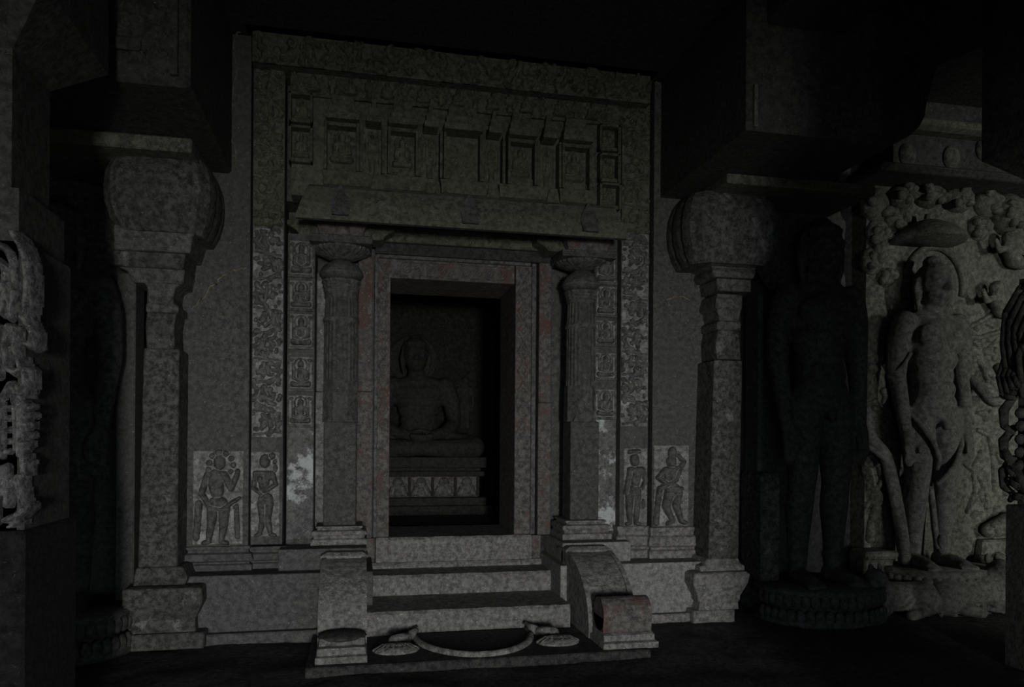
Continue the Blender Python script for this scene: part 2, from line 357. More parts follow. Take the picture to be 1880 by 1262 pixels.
# dado (podium front) left and right of the stair, with its foot ledge
bl0, bl1 = AX(587, 1100, -.3), AX(673, 1100, -.3)      # left balustrade
br0, br1 = AX(1047, 1060, -.1), AX(1128, 1060, -.1)    # right balustrade
dz = .50
xl_end, xr_end = AX(345, 1100, 0) - .2, AX(1290, 1090, 0) + .1
struct('trim_1', MB().box(xl_end, bl1 + .05, 0, .9, FLOOR - .1, dz).box(pxl - .02, bl1, .12, .9, dz, PODZ), 'dado_shaded', bevel=.006)
struct('trim_2', MB().box(br0 - .05, xr_end, 0, .9, FLOOR - .1, dz).box(br0, pxr + .02, .12, .9, dz, PODZ), 'dado', bevel=.006)
struct('trim_3', MB().box(xl_end, bl0 - .01, -.07, .02, FLOOR - .1, FLOOR + .055), 'dado_shaded', bevel=.01)
struct('trim_4', MB().box(br1 + .01, xr_end, -.07, .02, FLOOR - .1, FLOOR + .055), 'step', bevel=.01)

# ------------------------------------------------------------------ stair
st = thing('staircase', 'three-step stone stair rising to the dark doorway', 'stairs', (.4, -.3, FLOOR))
sx_l = bl1 - .01
def rough_step(name, x0, x1, y0, y1, z0, z1, seed, parent, mat='step', amp=.008):
    # block with a worn, chipped front upper edge
    r = random.Random(seed); n = 40; mb = MB(); vs = []; fs = []
    for i in range(n + 1):
        x = x0 + (x1 - x0) * i / n; c = amp * r.random() ** 2 * 2; w = amp * .7 * math.sin(i * .7 + seed)
        vs += [(x, y0, z0), (x, y0 + r.uniform(-.2, .2) * amp, z1 - .014 - c), (x, y0 + .012 + c, z1 - w * .3), (x, y1, z1), (x, y1, z0)]
    for i in range(n):
        a = 5 * i
        for k in range(5): fs.append((a + k, a + (k + 1) % 5, a + 5 + (k + 1) % 5, a + 5 + k))
    fs += [(4, 3, 2, 1, 0), (5 * n, 5 * n + 1, 5 * n + 2, 5 * n + 3, 5 * n + 4)]
    return mb.add(vs, fs).build(name, mat, parent)
rough_step('step', sx_l, AX(1045, 1130, -.22), -.25, .8, FLOOR, .248, 1, st)
rough_step('step', sx_l, AX(1013, 1060, .3), .30, .85, .2, .407, 2, st)
rough_step('step', sx_l, AX(995, 1030, .62), .62, .9, .38, .452, 3, st)
rel(st)
th = thing('threshold', 'broad stone threshold block at the foot of the door frame', 'threshold', (.8, .7, .452))
x0, x1 = AX(690, 1000, .66), AX(976, 1000, .66)
rough_step('threshold_block', x0, x1, .66, 1.45, .45, PODZ, 5, th)
MB().box(AX(672, 1000, .68), x0 - .006, .68, .9, .45, PODZ - .005).build('end_block', 'jamb', th, bevel=.006)
MB().box(x1 + .006, AX(993, 1000, .68), .68, .9, .45, PODZ - .005).build('end_block', 'jamb', th, bevel=.006)
rel(th)
# base slab with the moonstone carving
ms = thing('moonstone_slab', 'low stone slab with a carved half-moon lying before the stair', 'slab', (.4, -.6, FLOOR - .02))
xa, xb = AX(560, 1225, -.92), AX(1196, 1200, -.92)
MB().box(xa, xb, -.92, -.2, FLOOR - .03, .078).build('slab', 'floor', ms, bevel=.008)
mx = (sx_l + AX(1045, 1130, -.22)) / 2
cres = []
for i in range(33):
    a = math.pi * i / 32; cres.append((mx - .42 * math.cos(a), -.30 - .56 * math.sin(a), .085))
MB().tube(cres, .026, 8).build('crescent_rim', 'step', ms, smooth=True)
disc = [(mx - .40 * math.cos(math.pi * i / 24), -.29 - .53 * math.sin(math.pi * i / 24)) for i in range(25)]
mbd = MB(); n = len(disc); mbd.add([(x, y, .07) for x, y in disc] + [(x, y, .094) for x, y in disc], [tuple(range(n)), tuple(range(2 * n - 1, n - 1, -1))] + [(i, i + n, (i + 1) % n + n, (i + 1) % n) for i in range(n)])
mbd.build('half_disc', 'floor', ms)
for sgn in (-1, 1):
    cxs = mx + sgn * .56; mb = MB(); mb.ball((cxs, -.64, .075), (.15, .10, .045), 20, 8)
    for k in range(9):
        a = math.radians(190 + 20 * k); mb.limb([(cxs, -.60, .112, .012), (cxs + .09 * math.cos(a), -.61 + .06 * math.sin(a), .108, .016), (cxs + .145 * math.cos(a), -.61 + .115 * math.sin(a), .084, .014)], 6)
    mb.limb([(cxs, -.5, .1, .05), (cxs - sgn * .1, -.42, .11, .035), (cxs - sgn * .16, -.34, .14, .018)], 8)
    mb.build('conch_carving', 'step', ms, smooth=True)
rel(ms)

# ------------------------------------------------------------------ balustrades
def arc(y0, z0, y1, z1, n=10):   # quarter ellipse: horizontal at the top back, steep at the front
    return [(y0 + (y1 - y0) * math.sin(t), z1 + (z0 - z1) * math.cos(t)) for t in [math.pi / 2 * i / n for i in range(n + 1)]]
def balustrade(x0, x1, label, roll):
    b = thing('stair_balustrade', label, 'balustrade', ((x0 + x1) / 2, -.3, FLOOR))
    e = .035; yf = -.56
    for (xa_, xb_, dn, nm) in ((x0, x0 + e, .012, 'edge_band'), (x1 - e, x1, .012, 'edge_band'), (x0 + e, x1 - e, 0, 'curved_back')):
        prof = [(.16, FLOOR)] + [(.16, .61 + dn)] + [(y, z + dn) for y, z in arc(.1, .61, yf - dn, .14)] + [(yf - dn, FLOOR)]
        MB().prism_x(prof, xa_, xb_).build(nm, 'step' , b)
    MB().stack([(x0 - .012, x1 + .012, -.01, .2, .605), (x0 - .012, x1 + .012, -.01, .2, .622), (x0 + .03, x1 - .03, .02, .2, .645)]).build('top_cap', 'step', b)
    if roll:
        cy, cz, R = -.70, .285, .115
        prof = [(cy + R * math.cos(a), cz + R * math.sin(a)) for a in [2 * math.pi * i / 20 for i in range(20)]]
        MB().prism_x(prof, x0 + .03, x1 + .02).build('end_roll', 'jamb', b, bevel=.02)
        MB().stack([(x0 + .03, x1 + .02, -.80, -.5, .17), (x0 + .03, x1 + .02, -.805, -.5, .27)]).build('roll_block', 'jamb', b)
        MB().stack([(x0 + .01, x1 + .045, -.87, -.5, .075), (x0 + .01, x1 + .045, -.87, -.5, .115), (x0 + .025, x1 + .03, -.835, -.5, .122), (x0 + .025, x1 + .03, -.835, -.5, .16), (x0 + .035, x1 + .02, -.81, -.5, .172)]).build('foot_moulding', 'step', b)
    else:
        pr = [(-.55, .235), (-.62, .232), (-.70, .215), (-.745, .20), (-.74, .192), (-.55, .19)]
        MB().ball(((x0 + x1) / 2, -.66, .203), ((x1 - x0) / 2, .12, .03), 20, 10).build('broken_end', 'black', b, smooth=True)
        MB().stack([(x0 + .0, x1 - .0, -.86, -.5, .075), (x0, x1, -.86, -.5, .118), (x0 + .01, x1 - .01, -.83, -.5, .124), (x0 + .01, x1 - .01, -.82, -.5, .165), (x0 + .02, x1 - .015, -.77, -.5, .168), (x0 + .02, x1 - .015, -.74, -.5, .205)]).build('foot_moulding', 'step', b)
    rel(b)
balustrade(bl0, bl1, 'curved stone balustrade with a broken scroll end, left of the stair', False)
balustrade(br0, br1, 'curved stone balustrade ending in a rounded scroll, right of the stair', True)

# ------------------------------------------------------------------ wall pilasters
def base_mould(x0, x1, yf, z0, z1, mat, parent, back=.50):
    h = z1 - z0
    MB().stack([(x0 - .035, x1 + .035, yf - .055, back, z0), (x0 - .035, x1 + .035, yf - .055, back, z0 + h * .24), (x0 - .015, x1 + .015, yf - .03, back, z0 + h * .28), (x0 - .012, x1 + .012, yf - .028, back, z0 + h * .34), (x0 - .045, x1 + .045, yf - .065, back, z0 + h * .42), (x0 - .03, x1 + .03, yf - .05, back, z0 + h * .68), (x0 - .008, x1 + .008, yf - .02, back, z0 + h * .74), (x0 - .008, x1 + .008, yf - .02, back, z0 + h * .84), (x0 - .018, x1 + .018, yf - .03, back, z0 + h * .88), (x0 - .018, x1 + .018, yf - .03, back, z0 + h)]).build('base_moulding', mat, parent, bevel=.004)
def fig_px(shapes, Y, h):
    """figure outline measured on the panel: ('c', x,y,r, x,y,r, k) / ('e', x,y,rx,ry, k)"""
    S = []
    x_, z_ = at(shapes[0][1], shapes[0][2], Y); x2, _ = at(shapes[0][1] + 10, shapes[0][2], Y); sc = (x2 - x_) / 10
    for t in shapes:
        if t[0] == 'c':
            a, b = at(t[1], t[2], Y), at(t[4], t[5], Y); S.append(('c', a[0], a[1], t[3] * sc, b[0], b[1], t[6] * sc, h * t[7]))
        else: a = at(t[1], t[2], Y); S.append(('e', a[0], a[1], t[3] * sc, t[4] * sc, h * t[5]))
    return S
def relief_panel(pil, rect, Y, shapes, label, flabel):
    x0, z1 = at(rect[0], rect[1], Y)[0], AZ((rect[0] + rect[2]) / 2, rect[1], Y); x1, z0 = AX(rect[2], rect[3], Y), AZ((rect[0] + rect[2]) / 2, rect[3], Y)
    p = MB().box(x0, x1, Y - .012, Y + .02, z0, z1).build('relief_panel', 'plaster', pil, bevel=.005); p['label'] = label
    S = fig_px(shapes, Y, .045)
    f = carve('relief_figure', S, x0 - .02, x1 + .02, z0 - .02, z1 + .02, Y - .012, 'figure', p, res=.0045); f['label'] = flabel
    return p
MAN_L = [('e', 404, 849, 11, 15, 1), ('e', 385, 850, 6, 6, .5), ('e', 391, 838, 6, 6, .5), ('e', 402, 832, 7, 6, .5), ('e', 415, 834, 6, 6, .5), ('e', 425, 842, 6, 6, .5), ('e', 429, 854, 5, 6, .5), ('e', 424, 866, 5, 5, .5), ('e', 383, 862, 5, 5, .5),
 ('c', 383, 873, 8, 413, 873, 8, .85), ('c', 396, 878, 17, 399, 904, 12, .9), ('c', 414, 875, 7, 425, 897, 6, .8), ('c', 425, 897, 6, 436, 872, 5, .8), ('e', 437, 866, 5, 6, .7), ('c', 381, 876, 7, 371, 906, 6, .8), ('c', 371, 906, 6, 384, 928, 5, .85), ('e', 401, 924, 18, 14, .95), ('c', 383, 930, 4, 408, 935, 5, 1.05), ('c', 408, 935, 5, 432, 920, 4, 1.0), ('c', 432, 920, 4, 440, 914, 3, .8), ('c', 392, 935, 11, 388, 963, 8, .9), ('c', 388, 963, 8, 384, 992, 5, .8), ('c', 412, 935, 11, 411, 966, 8, .9), ('c', 411, 966, 8, 407, 992, 5, .8), ('c', 384, 994, 5, 374, 997, 4, .9), ('c', 407, 994, 5, 417, 997, 4, .9), ('c', 366, 925, 7, 361, 988, 6, .6), ('c', 434, 930, 5, 437, 985, 5, .4)]
WOM_L = [('e', 487, 847, 10, 13, 1), ('e', 500, 838, 6, 7, .7), ('c', 470, 870, 6, 500, 870, 6, .8), ('e', 479, 879, 8, 8, 1.1), ('e', 493, 875, 8, 8, 1.1), ('c', 485, 880, 11, 485, 900, 8, .8), ('e', 488, 917, 14, 13, .95), ('c', 470, 870, 5, 466, 896, 4, .75), ('c', 466, 896, 4, 480, 907, 4, .9), ('c', 501, 870, 5, 507, 890, 4, .75), ('c', 507, 890, 4, 492, 899, 4, .95), ('c', 481, 925, 9, 484, 952, 7, .85), ('c', 484, 952, 7, 478, 979, 4, .8), ('c', 494, 925, 9, 491, 952, 7, .85), ('c', 491, 952, 7, 497, 979, 4, .8), ('c', 478, 980, 4, 470, 983, 3, .8), ('c', 497, 980, 4, 505, 983, 3, .8), ('e', 506, 860, 4, 8, .5), ('e', 505, 848, 4, 5, .5)]
WOM_R = [('e', 1164, 845, 8.5, 12, 1), ('c', 1155, 830, 4, 1172, 829, 4, .6), ('c', 1155, 863, 5, 1178, 863, 5, .8), ('c', 1167, 868, 11, 1165, 888, 7, .85), ('e', 1162, 868, 5.5, 5.5, 1.05), ('e', 1172, 868, 5.5, 5.5, 1.05), ('c', 1179, 866, 5, 1184, 882, 4, .75), ('c', 1184, 882, 4, 1177, 896, 3.5, .75), ('c', 1155, 866, 4.5, 1150, 890, 4, .75), ('c', 1150, 890, 4, 1148, 905, 3.5, .75), ('e', 1162, 903, 14, 12, .95), ('c', 1155, 910, 8, 1154, 937, 6, .85), ('c', 1154, 937, 6, 1155, 959, 4, .8), ('c', 1168, 910, 8, 1167, 937, 6, .85), ('c', 1167, 937, 6, 1166, 959, 4, .8), ('c', 1155, 960, 4, 1149, 962, 3, .8), ('c', 1166, 960, 4, 1173, 962, 3, .8), ('e', 1180, 925, 4, 9, .4)]
MAN_R = [('e', 1231, 848, 9, 11, 1), ('e', 1233, 832, 8, 11, .8), ('c', 1220, 864, 6, 1245, 862, 6, .8), ('c', 1230, 870, 12, 1231, 888, 9, .85), ('c', 1218, 865, 5, 1207, 877, 4.5, .8), ('c', 1207, 877, 4.5, 1223, 889, 4, .95), ('c', 1245, 863, 5, 1239, 881, 4.5, 1), ('c', 1239, 881, 4.5, 1211, 896, 4, 1.1), ('c', 1247, 861, 4.5, 1254, 848, 4, .7), ('c', 1254, 848, 4, 1244, 837, 3.5, .7), ('e', 1234, 900, 15, 12, .95), ('c', 1227, 908, 9, 1221, 930, 7, .9), ('c', 1221, 930, 7, 1233, 955, 4.5, .85), ('c', 1243, 906, 9, 1240, 928, 7, .85), ('c', 1240, 928, 7, 1249, 956, 4.5, .8), ('c', 1233, 957, 4, 1224, 961, 3.5, .9), ('c', 1249, 957, 4, 1257, 960, 3.5, .9), ('c', 1210, 897, 5, 1206, 925, 5, .6), ('c', 1206, 925, 5, 1204, 960, 5, .5), ('c', 1222, 905, 3, 1250, 897, 3, 1.05)]
def zof(px, py, Y): return AZ(px, py, Y)
# --- left plain pilaster
Y1 = .25
p = thing('wall_pilaster', 'broad plain pilaster left of the porch, bearing a standing attendant with raised hand', 'pilaster', (-1.0, .1, dz))
xa, xb = AX(346, 900, Y1), AX(456, 900, Y1)
MB().box(xa - .05, xb, Y1, .50, zof(400, 1003, Y1), CEIL - .02).build('shaft', 'wall', p)
MB().box(AX(425, 700, Y1), xb - .004, Y1 - .012, Y1 + .02, zof(440, 822, Y1), zof(440, 510, Y1)).build('edge_band', 'wall', p)
base_mould(xa + .01, xb + .0, Y1, dz, zof(400, 1003, Y1), 'dado_shaded', p)
relief_panel(p, (355, 828, 446, 1000), Y1 - .0, MAN_L, 'pale plastered relief panel', 'worn standing attendant with one raised hand')
# wavy plaster edges
def crack(pts, Y, parent, r=.010):
    q = []; rr = random.Random(3)
    P = [Vector((AX(a, b, Y), Y, AZ(a, b, Y))) for a, b in pts]
    for a, b in zip(P, P[1:]):
        for i in range(6): q.append(a.lerp(b, i / 6) + Vector((rr.uniform(-.008, .008), 0, rr.uniform(-.008, .008))))
    q.append(P[-1]); o = MB().tube(q, r, 6).build('plaster_edge', 'crack', parent, smooth=True); o['label'] = 'ragged pale edge of broken plaster'
crack([(455, 492), (435, 495), (415, 502), (398, 518), (385, 528), (375, 545), (362, 557), (352, 568)], Y1, p)
crack([(445, 52), (430, 70), (427, 95), (436, 125), (428, 160), (424, 205), (422, 250), (433, 275), (435, 310)], Y1, p, .008)
rel(p)
# --- left creeper band
Y2 = .30
p = thing('carved_pilaster', 'narrow pilaster left of the porch carved with creeper scrolls above a woman', 'pilaster', (-.6, .1, dz))
xa, xb = AX(462, 700, Y2), AX(520, 700, Y2)
MB().box(xa, xb, Y2, .50, zof(490, 1000, Y2), CEIL - .02).build('shaft', 'wall', p)
base_mould(xa + .005, xb + .02, Y2, dz, zof(500, 1003, Y2), 'dado_shaded', p)
z_a, z_b = zof(490, 803, Y2), zof(490, 420, Y2)
for (u0, u1, mt_, sd) in ((z_a, z_b, 'carve', 3), (z_b, zof(490, 120, Y2), 'carve_up', 9)):
    MB().box(xa + .006, xb - .006, Y2 - .004, Y2 + .02, u0, u1).build('relief_ground', 'plaster' if mt_ == 'carve' else 'wall_up', p)
    o = carve('creeper_scroll', scroll_shapes(xa + .01, xb - .01, u0, u1, sd, .034), xa + .004, xb - .004, u0, u1, Y2, mt_, p, res=.0055)
relief_panel(p, (461, 830, 513, 985), Y2, WOM_L, 'pale plastered relief panel', 'worn standing woman with arms folded over her breast')
rel(p)
# --- seated saints band
def saint_band(x0p, x1p, cells, Yb, label, zbp, mat_lo, patchlab, upper):
    p = thing('carved_pilaster', label, 'pilaster', (AX((x0p + x1p) / 2, 900, Yb), Yb, PODZ))
    cxp = (x0p + x1p) / 2
    xa, xb = AX(x0p, 700, Yb), AX(x1p, 700, Yb)
    MB().box(xa, xb, Yb, .80, PODZ, AZ(cxp, 430, Yb)).build('shaft', 'wall', p)
    z1 = AZ(cxp, cells[-1][1] + 4, Yb)
    o = MB().box(xa + .004, xb - .004, Yb - .006, Yb + .05, AZ(cxp, zbp, Yb), z1).build('lower_face', mat_lo, p, bevel=.003); o['label'] = patchlab
    for (a, b) in cells:
        za, zb = AZ(cxp, b, Yb), AZ(cxp, a, Yb); w = xb - xa; h = zb - za
        n = MB().box(xa + .004, xb - .004, Yb - .022, Yb + .02, za - .018, za + .006).box(xa + .004, xa + .018, Yb - .014, Yb + .02, za, zb).box(xb - .018, xb - .004, Yb - .014, Yb + .02, za, zb).build('niche', 'carve', p, bevel=.003)
        MB().box(xa + .016, xb - .016, Yb - .004, Yb + .02, za, zb - .004).build('relief_ground', 'plaster', n)
        S = place(SEATED + HALO, (xa + xb) / 2, za + .004, w * .92, h * .95, w * .20 / .2 * .9)
        S += [('c', xa + w * .2, za + h * .35, w * .035, xa + w * .2, za + h * .8, w * .03, .012), ('c', xb - w * .2, za + h * .35, w * .035, xb - w * .2, za + h * .8, w * .03, .012), ('e', xa + w * .17, za + h * .88, w * .09, w * .07, .02), ('e', xb - w * .17, za + h * .88, w * .09, w * .07, .02)]
        carve('seated_figure', S, xa + .002, xb - .002, za - .002, zb + .03, Yb, 'carve', n, res=.005)
    rel(p); return p
Y3 = .40
saint_band(527, 577, [(442, 506), (515, 568), (576, 638), (655, 715), (726, 781)], Y3, 'pilaster band stacked with seated saints beside the left porch column', 990, 'white', 'plain lower face with flaking white lime', None)
saint_band(1090, 1132, [(465, 520), (526, 579), (589, 633), (648, 695), (715, 767)], Y3, 'pilaster band stacked with seated saints beside the right porch column', 975, 'white', 'plain lower face with flaking white lime', None)
# --- right creeper band
p = thing('carved_pilaster', 'narrow pilaster right of the porch carved with creepers and riders above a woman', 'pilaster', (1.9, .1, dz))
xa, xb = AX(1139, 700, Y2), AX(1190, 700, Y2)
MB().box(xa, xb, Y2, .50, zof(1160, 968, Y2), CEIL - .02).build('shaft', 'wall', p)
base_mould(xa - .01, xb - .01, Y2, dz, zof(1160, 966, Y2), 'step', p)
z_a, z_b = zof(1165, 783, Y2), zof(1165, 430, Y2)
for (u0, u1, mt_, sd) in ((z_a, z_b, 'carve', 21), (z_b, zof(1165, 190, Y2), 'carve_up', 27)):
    MB().box(xa + .006, xb - .006, Y2 - .004, Y2 + .02, u0, u1).build('relief_ground', 'plaster' if mt_ == 'carve' else 'wall_up', p)
    carve('creeper_scroll', scroll_shapes(xa + .01, xb - .01, u0, u1, sd, .036), xa + .004, xb - .004, u0, u1, Y2, mt_, p, res=.0055)
relief_panel(p, (1145, 823, 1187, 966), Y2, WOM_R, 'pale plastered relief panel', 'worn standing woman under a flat canopy')
rel(p)
# --- right plain pilaster
p = thing('wall_pilaster', 'broad plain pilaster right of the porch, bearing a crowned dancing figure', 'pilaster', (2.3, .1, dz))
xa, xb = AX(1197, 900, Y1), AX(1270, 900, Y1)
MB().box(xa, xb + .15, Y1, .50, zof(1232, 968, Y1), CEIL - .02).build('shaft', 'wall', p)
base_mould(xa - .005, xb + .005, Y1, dz, zof(1232, 968, Y1), 'step', p)
relief_panel(p, (1200, 818, 1263, 966), Y1, MAN_R, 'pale plastered relief panel with red paint traces', 'worn crowned figure dancing with crossed arms')
crack([(1218, 552), (1232, 547), (1246, 544), (1258, 548), (1266, 552)], Y1, p)
crack([(1205, 150), (1220, 165), (1238, 190), (1240, 230), (1243, 290)], Y1, p, .007)
rel(p)

# ------------------------------------------------------------------ door frame
df = thing('door_frame', 'carved stone door frame with flaking red paint around the sanctum opening', 'door frame', (.84, DY, PODZ))
def jamb(pa, pb, y0, zt_, nm, mat='jamb', z0=PODZ):
    return MB().box(AX(pa, 800, y0), AX(pb, 800, y0), y0, REV, z0, zt_).build(nm, mat, df, bevel=.004)
zi = AZ(832, 516, DY); zo = AZ(836, 482, DY)
jl = jamb(692, 715, DY, zo, 'jamb'); jr = jamb(945, 975, DY, zo, 'jamb')
lt = MB().box(AX(715, 500, DY), AX(945, 500, DY), DY, REV, zi, zo).build('door_lintel', 'jamb', df, bevel=.004)
bo = MB()
for (pa, pb, dy, dz_) in ((686, 692.5, -.025, 5), (975, 983, -.025, 5)): MB().box(AX(pa, 800, DY + dy), AX(pb, 800, DY + dy), DY + dy, .80, PODZ, AZ(836, 476, DY + dy)).build('outer_band', 'carve', df, bevel=.004)
MB().box(AX(692, 480, DY - .025), AX(975, 480, DY - .025), DY - .025, .80, zo, AZ(836, 474, DY - .025)).build('outer_band', 'carve', df, bevel=.004)
def diamonds(cx, w, z0, z1, h):
    S = []; n = int((z1 - z0) / (w * 1.5)); u = (z1 - z0) / n
    for k in range(n):
        z = z0 + k * u
        for s in (-1, 1):
            S += [('c', cx + s * w * .45, z, w * .08, cx, z + u / 2, w * .08, h), ('c', cx, z + u / 2, w * .08, cx + s * w * .45, z + u, w * .08, h)]
        S += [('r', cx, z, w * .2, w * .08, h), ('e', cx, z + u / 2, w * .12, w * .12, h)]
    return S
for (pa, pb, par, zz0) in ((694, 714, jl, 780), (949, 973, jr, 790)):
    a, b = AX(pa, 700, DY), AX(pb, 700, DY); z0 = AZ(832, zz0, DY)
    carve('floral_band', diamonds((a + b) / 2, (b - a) * .9, z0, zo - .05, .014), a, b, z0, zo - .02, DY, 'jamb', par, res=.0055)
a, b = AX(735, 500, DY), AX(930, 500, DY); S = []
for k in range(9):
    x = a + (b - a) * (k + .5) / 9; S += [('r', x, (zi + zo) / 2, .045, .014, .016), ('c', x - .05, zi + .03, .016, x + .05, zo - .03, .016, .014)]
S += [('e', (a + b) / 2, (zi + zo) / 2, .07, .075, .03), ('e', (a + b) / 2, (zi + zo) / 2 + .06, .04, .03, .03)]
carve('garland', S, a, b, zi + .005, zo + .02, DY, 'jamb', lt, res=.006)
rel(df)
# flat side pilasters between door frame and columns
def side_pil(pa, pb, top, Yp, label, mat):
    p = thing('door_pilaster', label, 'pilaster', (AX(pa, 900, Yp), Yp, PODZ)); xa, xb = AX(pa, 800, Yp), AX(pb, 800, Yp)
    zc = AZ((pa + pb) / 2, 720 if pa < 800 else 740, Yp)
    MB().box(xa, xb, Yp, .80, PODZ, zc).build('lower_block', mat, p, bevel=.006)
    MB().box(xa + .004, xb - .002, Yp + .004, .80, zc + .004, AZ((pa + pb) / 2, top, Yp)).build('upper_block', mat, p, bevel=.008)
    rel(p)
side_pil(655, 684, 470, .66, 'flat pilaster between the left porch column and the door frame', 'jamb')
side_pil(988, 1012, 482, .66, 'flat pilaster between the right porch column and the door frame', 'jamb')
side_pil(579, 597, 500, .62, 'thin pale pilaster edge behind the left porch column', 'plaster')

# ------------------------------------------------------------------ porch columns
def porch_column(cxp, label, ys):
    """ys: picture heights of the shaft's stages, used to read off real heights at the column's own depth"""
    cy = .50; cx = AX(cxp, 800, cy); k = 1.0
    Z = lambda py: AZ(cxp, py, cy)
    c = thing('porch_column', label, 'column', (cx, cy, PODZ))
    s = (cy + DIST) * 1.0 / F * 1.01
    W = lambda px: px * s / 2
    zb = Z(ys['base'])
    h = zb - PODZ
    sq = lambda w, z: (cx - w, cx + w, cy - w, cy + w, z)
    MB().stack([sq(.215, PODZ), sq(.215, PODZ + h * .3), sq(.19, PODZ + h * .36), sq(.20, PODZ + h * .5), sq(.215, PODZ + h * .58), sq(.205, PODZ + h * .75), sq(.165, PODZ + h * .8), sq(.165, PODZ + h * .86), sq(.18, PODZ + h * .9), sq(.18, PODZ + h)]).build('base', 'step', c, bevel=.004)
    w0 = W(55)
    z1 = Z(ys['square']); z2 = Z(ys['facet'])
    MB().stack([sq(w0, zb), sq(w0, z1)]).build('square_shaft', 'column', c, bevel=.008)
    # pointed facets over the square shaft
    MB().lathe([(w0 * 1.20, z1), (w0 * 1.16, z2)], cx, cy, 8).build('faceted_shaft', 'column', c)
    for dx in (-.6, 0, .6): MB().prism_y([(cx + dx * w0 - w0 * .22, z1), (cx + dx * w0 + w0 * .22, z1), (cx + dx * w0, z1 + .07)], cy - w0 * 1.02, cy).build('corner_leaf', 'column', c)
    z3 = Z(ys['ring']); z4 = Z(ys['flute']); z5 = Z(ys['bands']); z6 = Z(ys['pot0']); z7 = Z(ys['pot1']); z8 = Z(ys['disc0']); z9 = Z(ys['disc1']); z10 = Z(ys['plate1'])
    MB().lathe([(w0 * 1.08, z2), (w0 * 1.06, z3)], cx, cy, 48, .05).build('fluted_shaft', 'column', c)
    MB().lathe([(w0 * 1.1, z3), (w0 * 1.14, z3 + .012), (w0 * 1.14, z3 + .03), (w0 * 1.07, z3 + .042)], cx, cy, 32).build('ring', 'carve', c)
    MB().lathe([(w0 * 1.06, z3 + .04), (w0 * .98, z4)], cx, cy, 48, .06).build('fluted_neck', 'column', c)
    hb = z5 - z4; pr = []
    for i in range(4):
        r = w0 * (1.0 + .05 * i); pr += [(r, z4 + hb * i / 4), (r * 1.06, z4 + hb * (i + .3) / 4), (r * 1.06, z4 + hb * (i + .7) / 4), (r, z4 + hb * (i + .95) / 4)]
    MB().lathe(pr, cx, cy, 40, .03).build('banded_neck', 'carve', c)
    hp = z7 - z5; R = w0 * 1.36
    MB().lathe([(w0 * 1.1, z5), (R * .94, z5 + hp * .12), (R, z5 + hp * .3), (R * .97, z5 + hp * .5), (R * .8, z5 + hp * .8), (R * .5, z5 + hp), (R * .42, z8)], cx, cy, 32).build('pot', 'column', c, smooth=True)
    MB().lathe([(R, z5 + hp * .24), (R * 1.03, z5 + hp * .28), (R * 1.03, z5 + hp * .34), (R, z5 + hp * .38)], cx, cy, 32).build('pot_rim', 'carve', c)
    hd = z9 - z8
    MB().lathe([(R * .5, z8), (R * .85, z8 + hd * .25), (R * 1.25, z8 + hd * .62), (R * 1.36, z8 + hd * .8), (R * 1.34, z9)], cx, cy, 56, .05).build('ribbed_disc', 'carve', c)
    sqr = R * 1.40
    MB().stack([sq(sqr, z9), sq(sqr, z10)]).build('abacus', 'column', c, bevel=.005)
    zt_ = AZ(cxp, ys['top'], cy)
    hb = zt_ - z10
    for (dx, nm) in ((0, 'bracket_block'),):
        MB().stack([sq(sqr * .68, z10), sq(sqr * .78, z10 + hb * .45), sq(sqr * .84, z10 + hb * .5), sq(sqr * .84, z10 + hb * .62), sq(sqr * .95, z10 + hb * .8), sq(sqr * .95, zt_)]).build(nm, 'jamb', c, bevel=.004)
    for sg in (-1, 1):
        a, b = sorted((cx + sg * sqr * .7, cx + sg * sqr * 1.75))
        pr = [(cx + sg * sqr * .7, z10 + .01), (cx + sg * sqr * 1.35, z10 + .015), (cx + sg * sqr * 1.45, z10 + hb * .3), (cx + sg * sqr * 1.75, z10 + hb * .55), (cx + sg * sqr * 1.75, z10 + hb * .75), (cx + sg * sqr * .7, z10 + hb * .75)]
        MB().prism_y(pr, cy - .08, cy + .16).build('side_bracket', 'carve_up', c, bevel=.004)
    rel(c)
porch_column(625, 'tall porch column left of the doorway with pot and ribbed capital', dict(base=962, square=775, facet=700, ring=594, flute=550, bands=515, pot0=515, pot1=483, disc0=479, disc1=459, plate1=445, top=404))
porch_column(1066, 'tall porch column right of the doorway with pot and ribbed capital', dict(base=952, square=775, facet=710, ring=606, flute=560, bands=536, pot0=536, pot1=502, disc0=498, disc1=484, plate1=472, top=437))

# ------------------------------------------------------------------ eave over the porch
ev = thing('porch_eave', 'heavy sloping stone eave projecting above the porch columns', 'eave', (.8, .1, AZ(850, 420, -.05)))
xa, xb = AX(543, 400, -.05), AX(1152, 430, -.05)
zlo, zhi = AZ(850, 419, -.05), AZ(850, 362, .12)
zs = AZ(625, 403, .5)
mbe = MB().prism_x([(-.05, zlo), (-.06, zlo + .025), (-.03, zlo + (zhi - zlo) * .45), (.04, zhi - .03), (.08, zhi), (.80, zhi), (.80, zs), (.12, zs), (.03, zlo + .03), (.0, zlo)], xa, xb)
mbe.v = [(x_ + (.09 if x_ < (xa + xb) / 2 else -.09) * max(0, (z_ - zlo - .025) / (zhi - zlo)), y_, z_) for x_, y_, z_ in mbe.v]      # mitred ends
mbe.build('sloping_slab', 'wall_up', ev)
xc, xd = AX(560, 420, .35), AX(1140, 450, .35)
MB().box(xc, xd, .60, .80, AZ(850, 452, .60), zs).build('under_beam', 'carve_up', ev, bevel=.004)
MB().box(AX(690, 450, .7), AX(1010, 450, .7), .66, .80, AZ(850, 474, .66), AZ(850, 452, .60)).build('under_beam', 'black', ev)
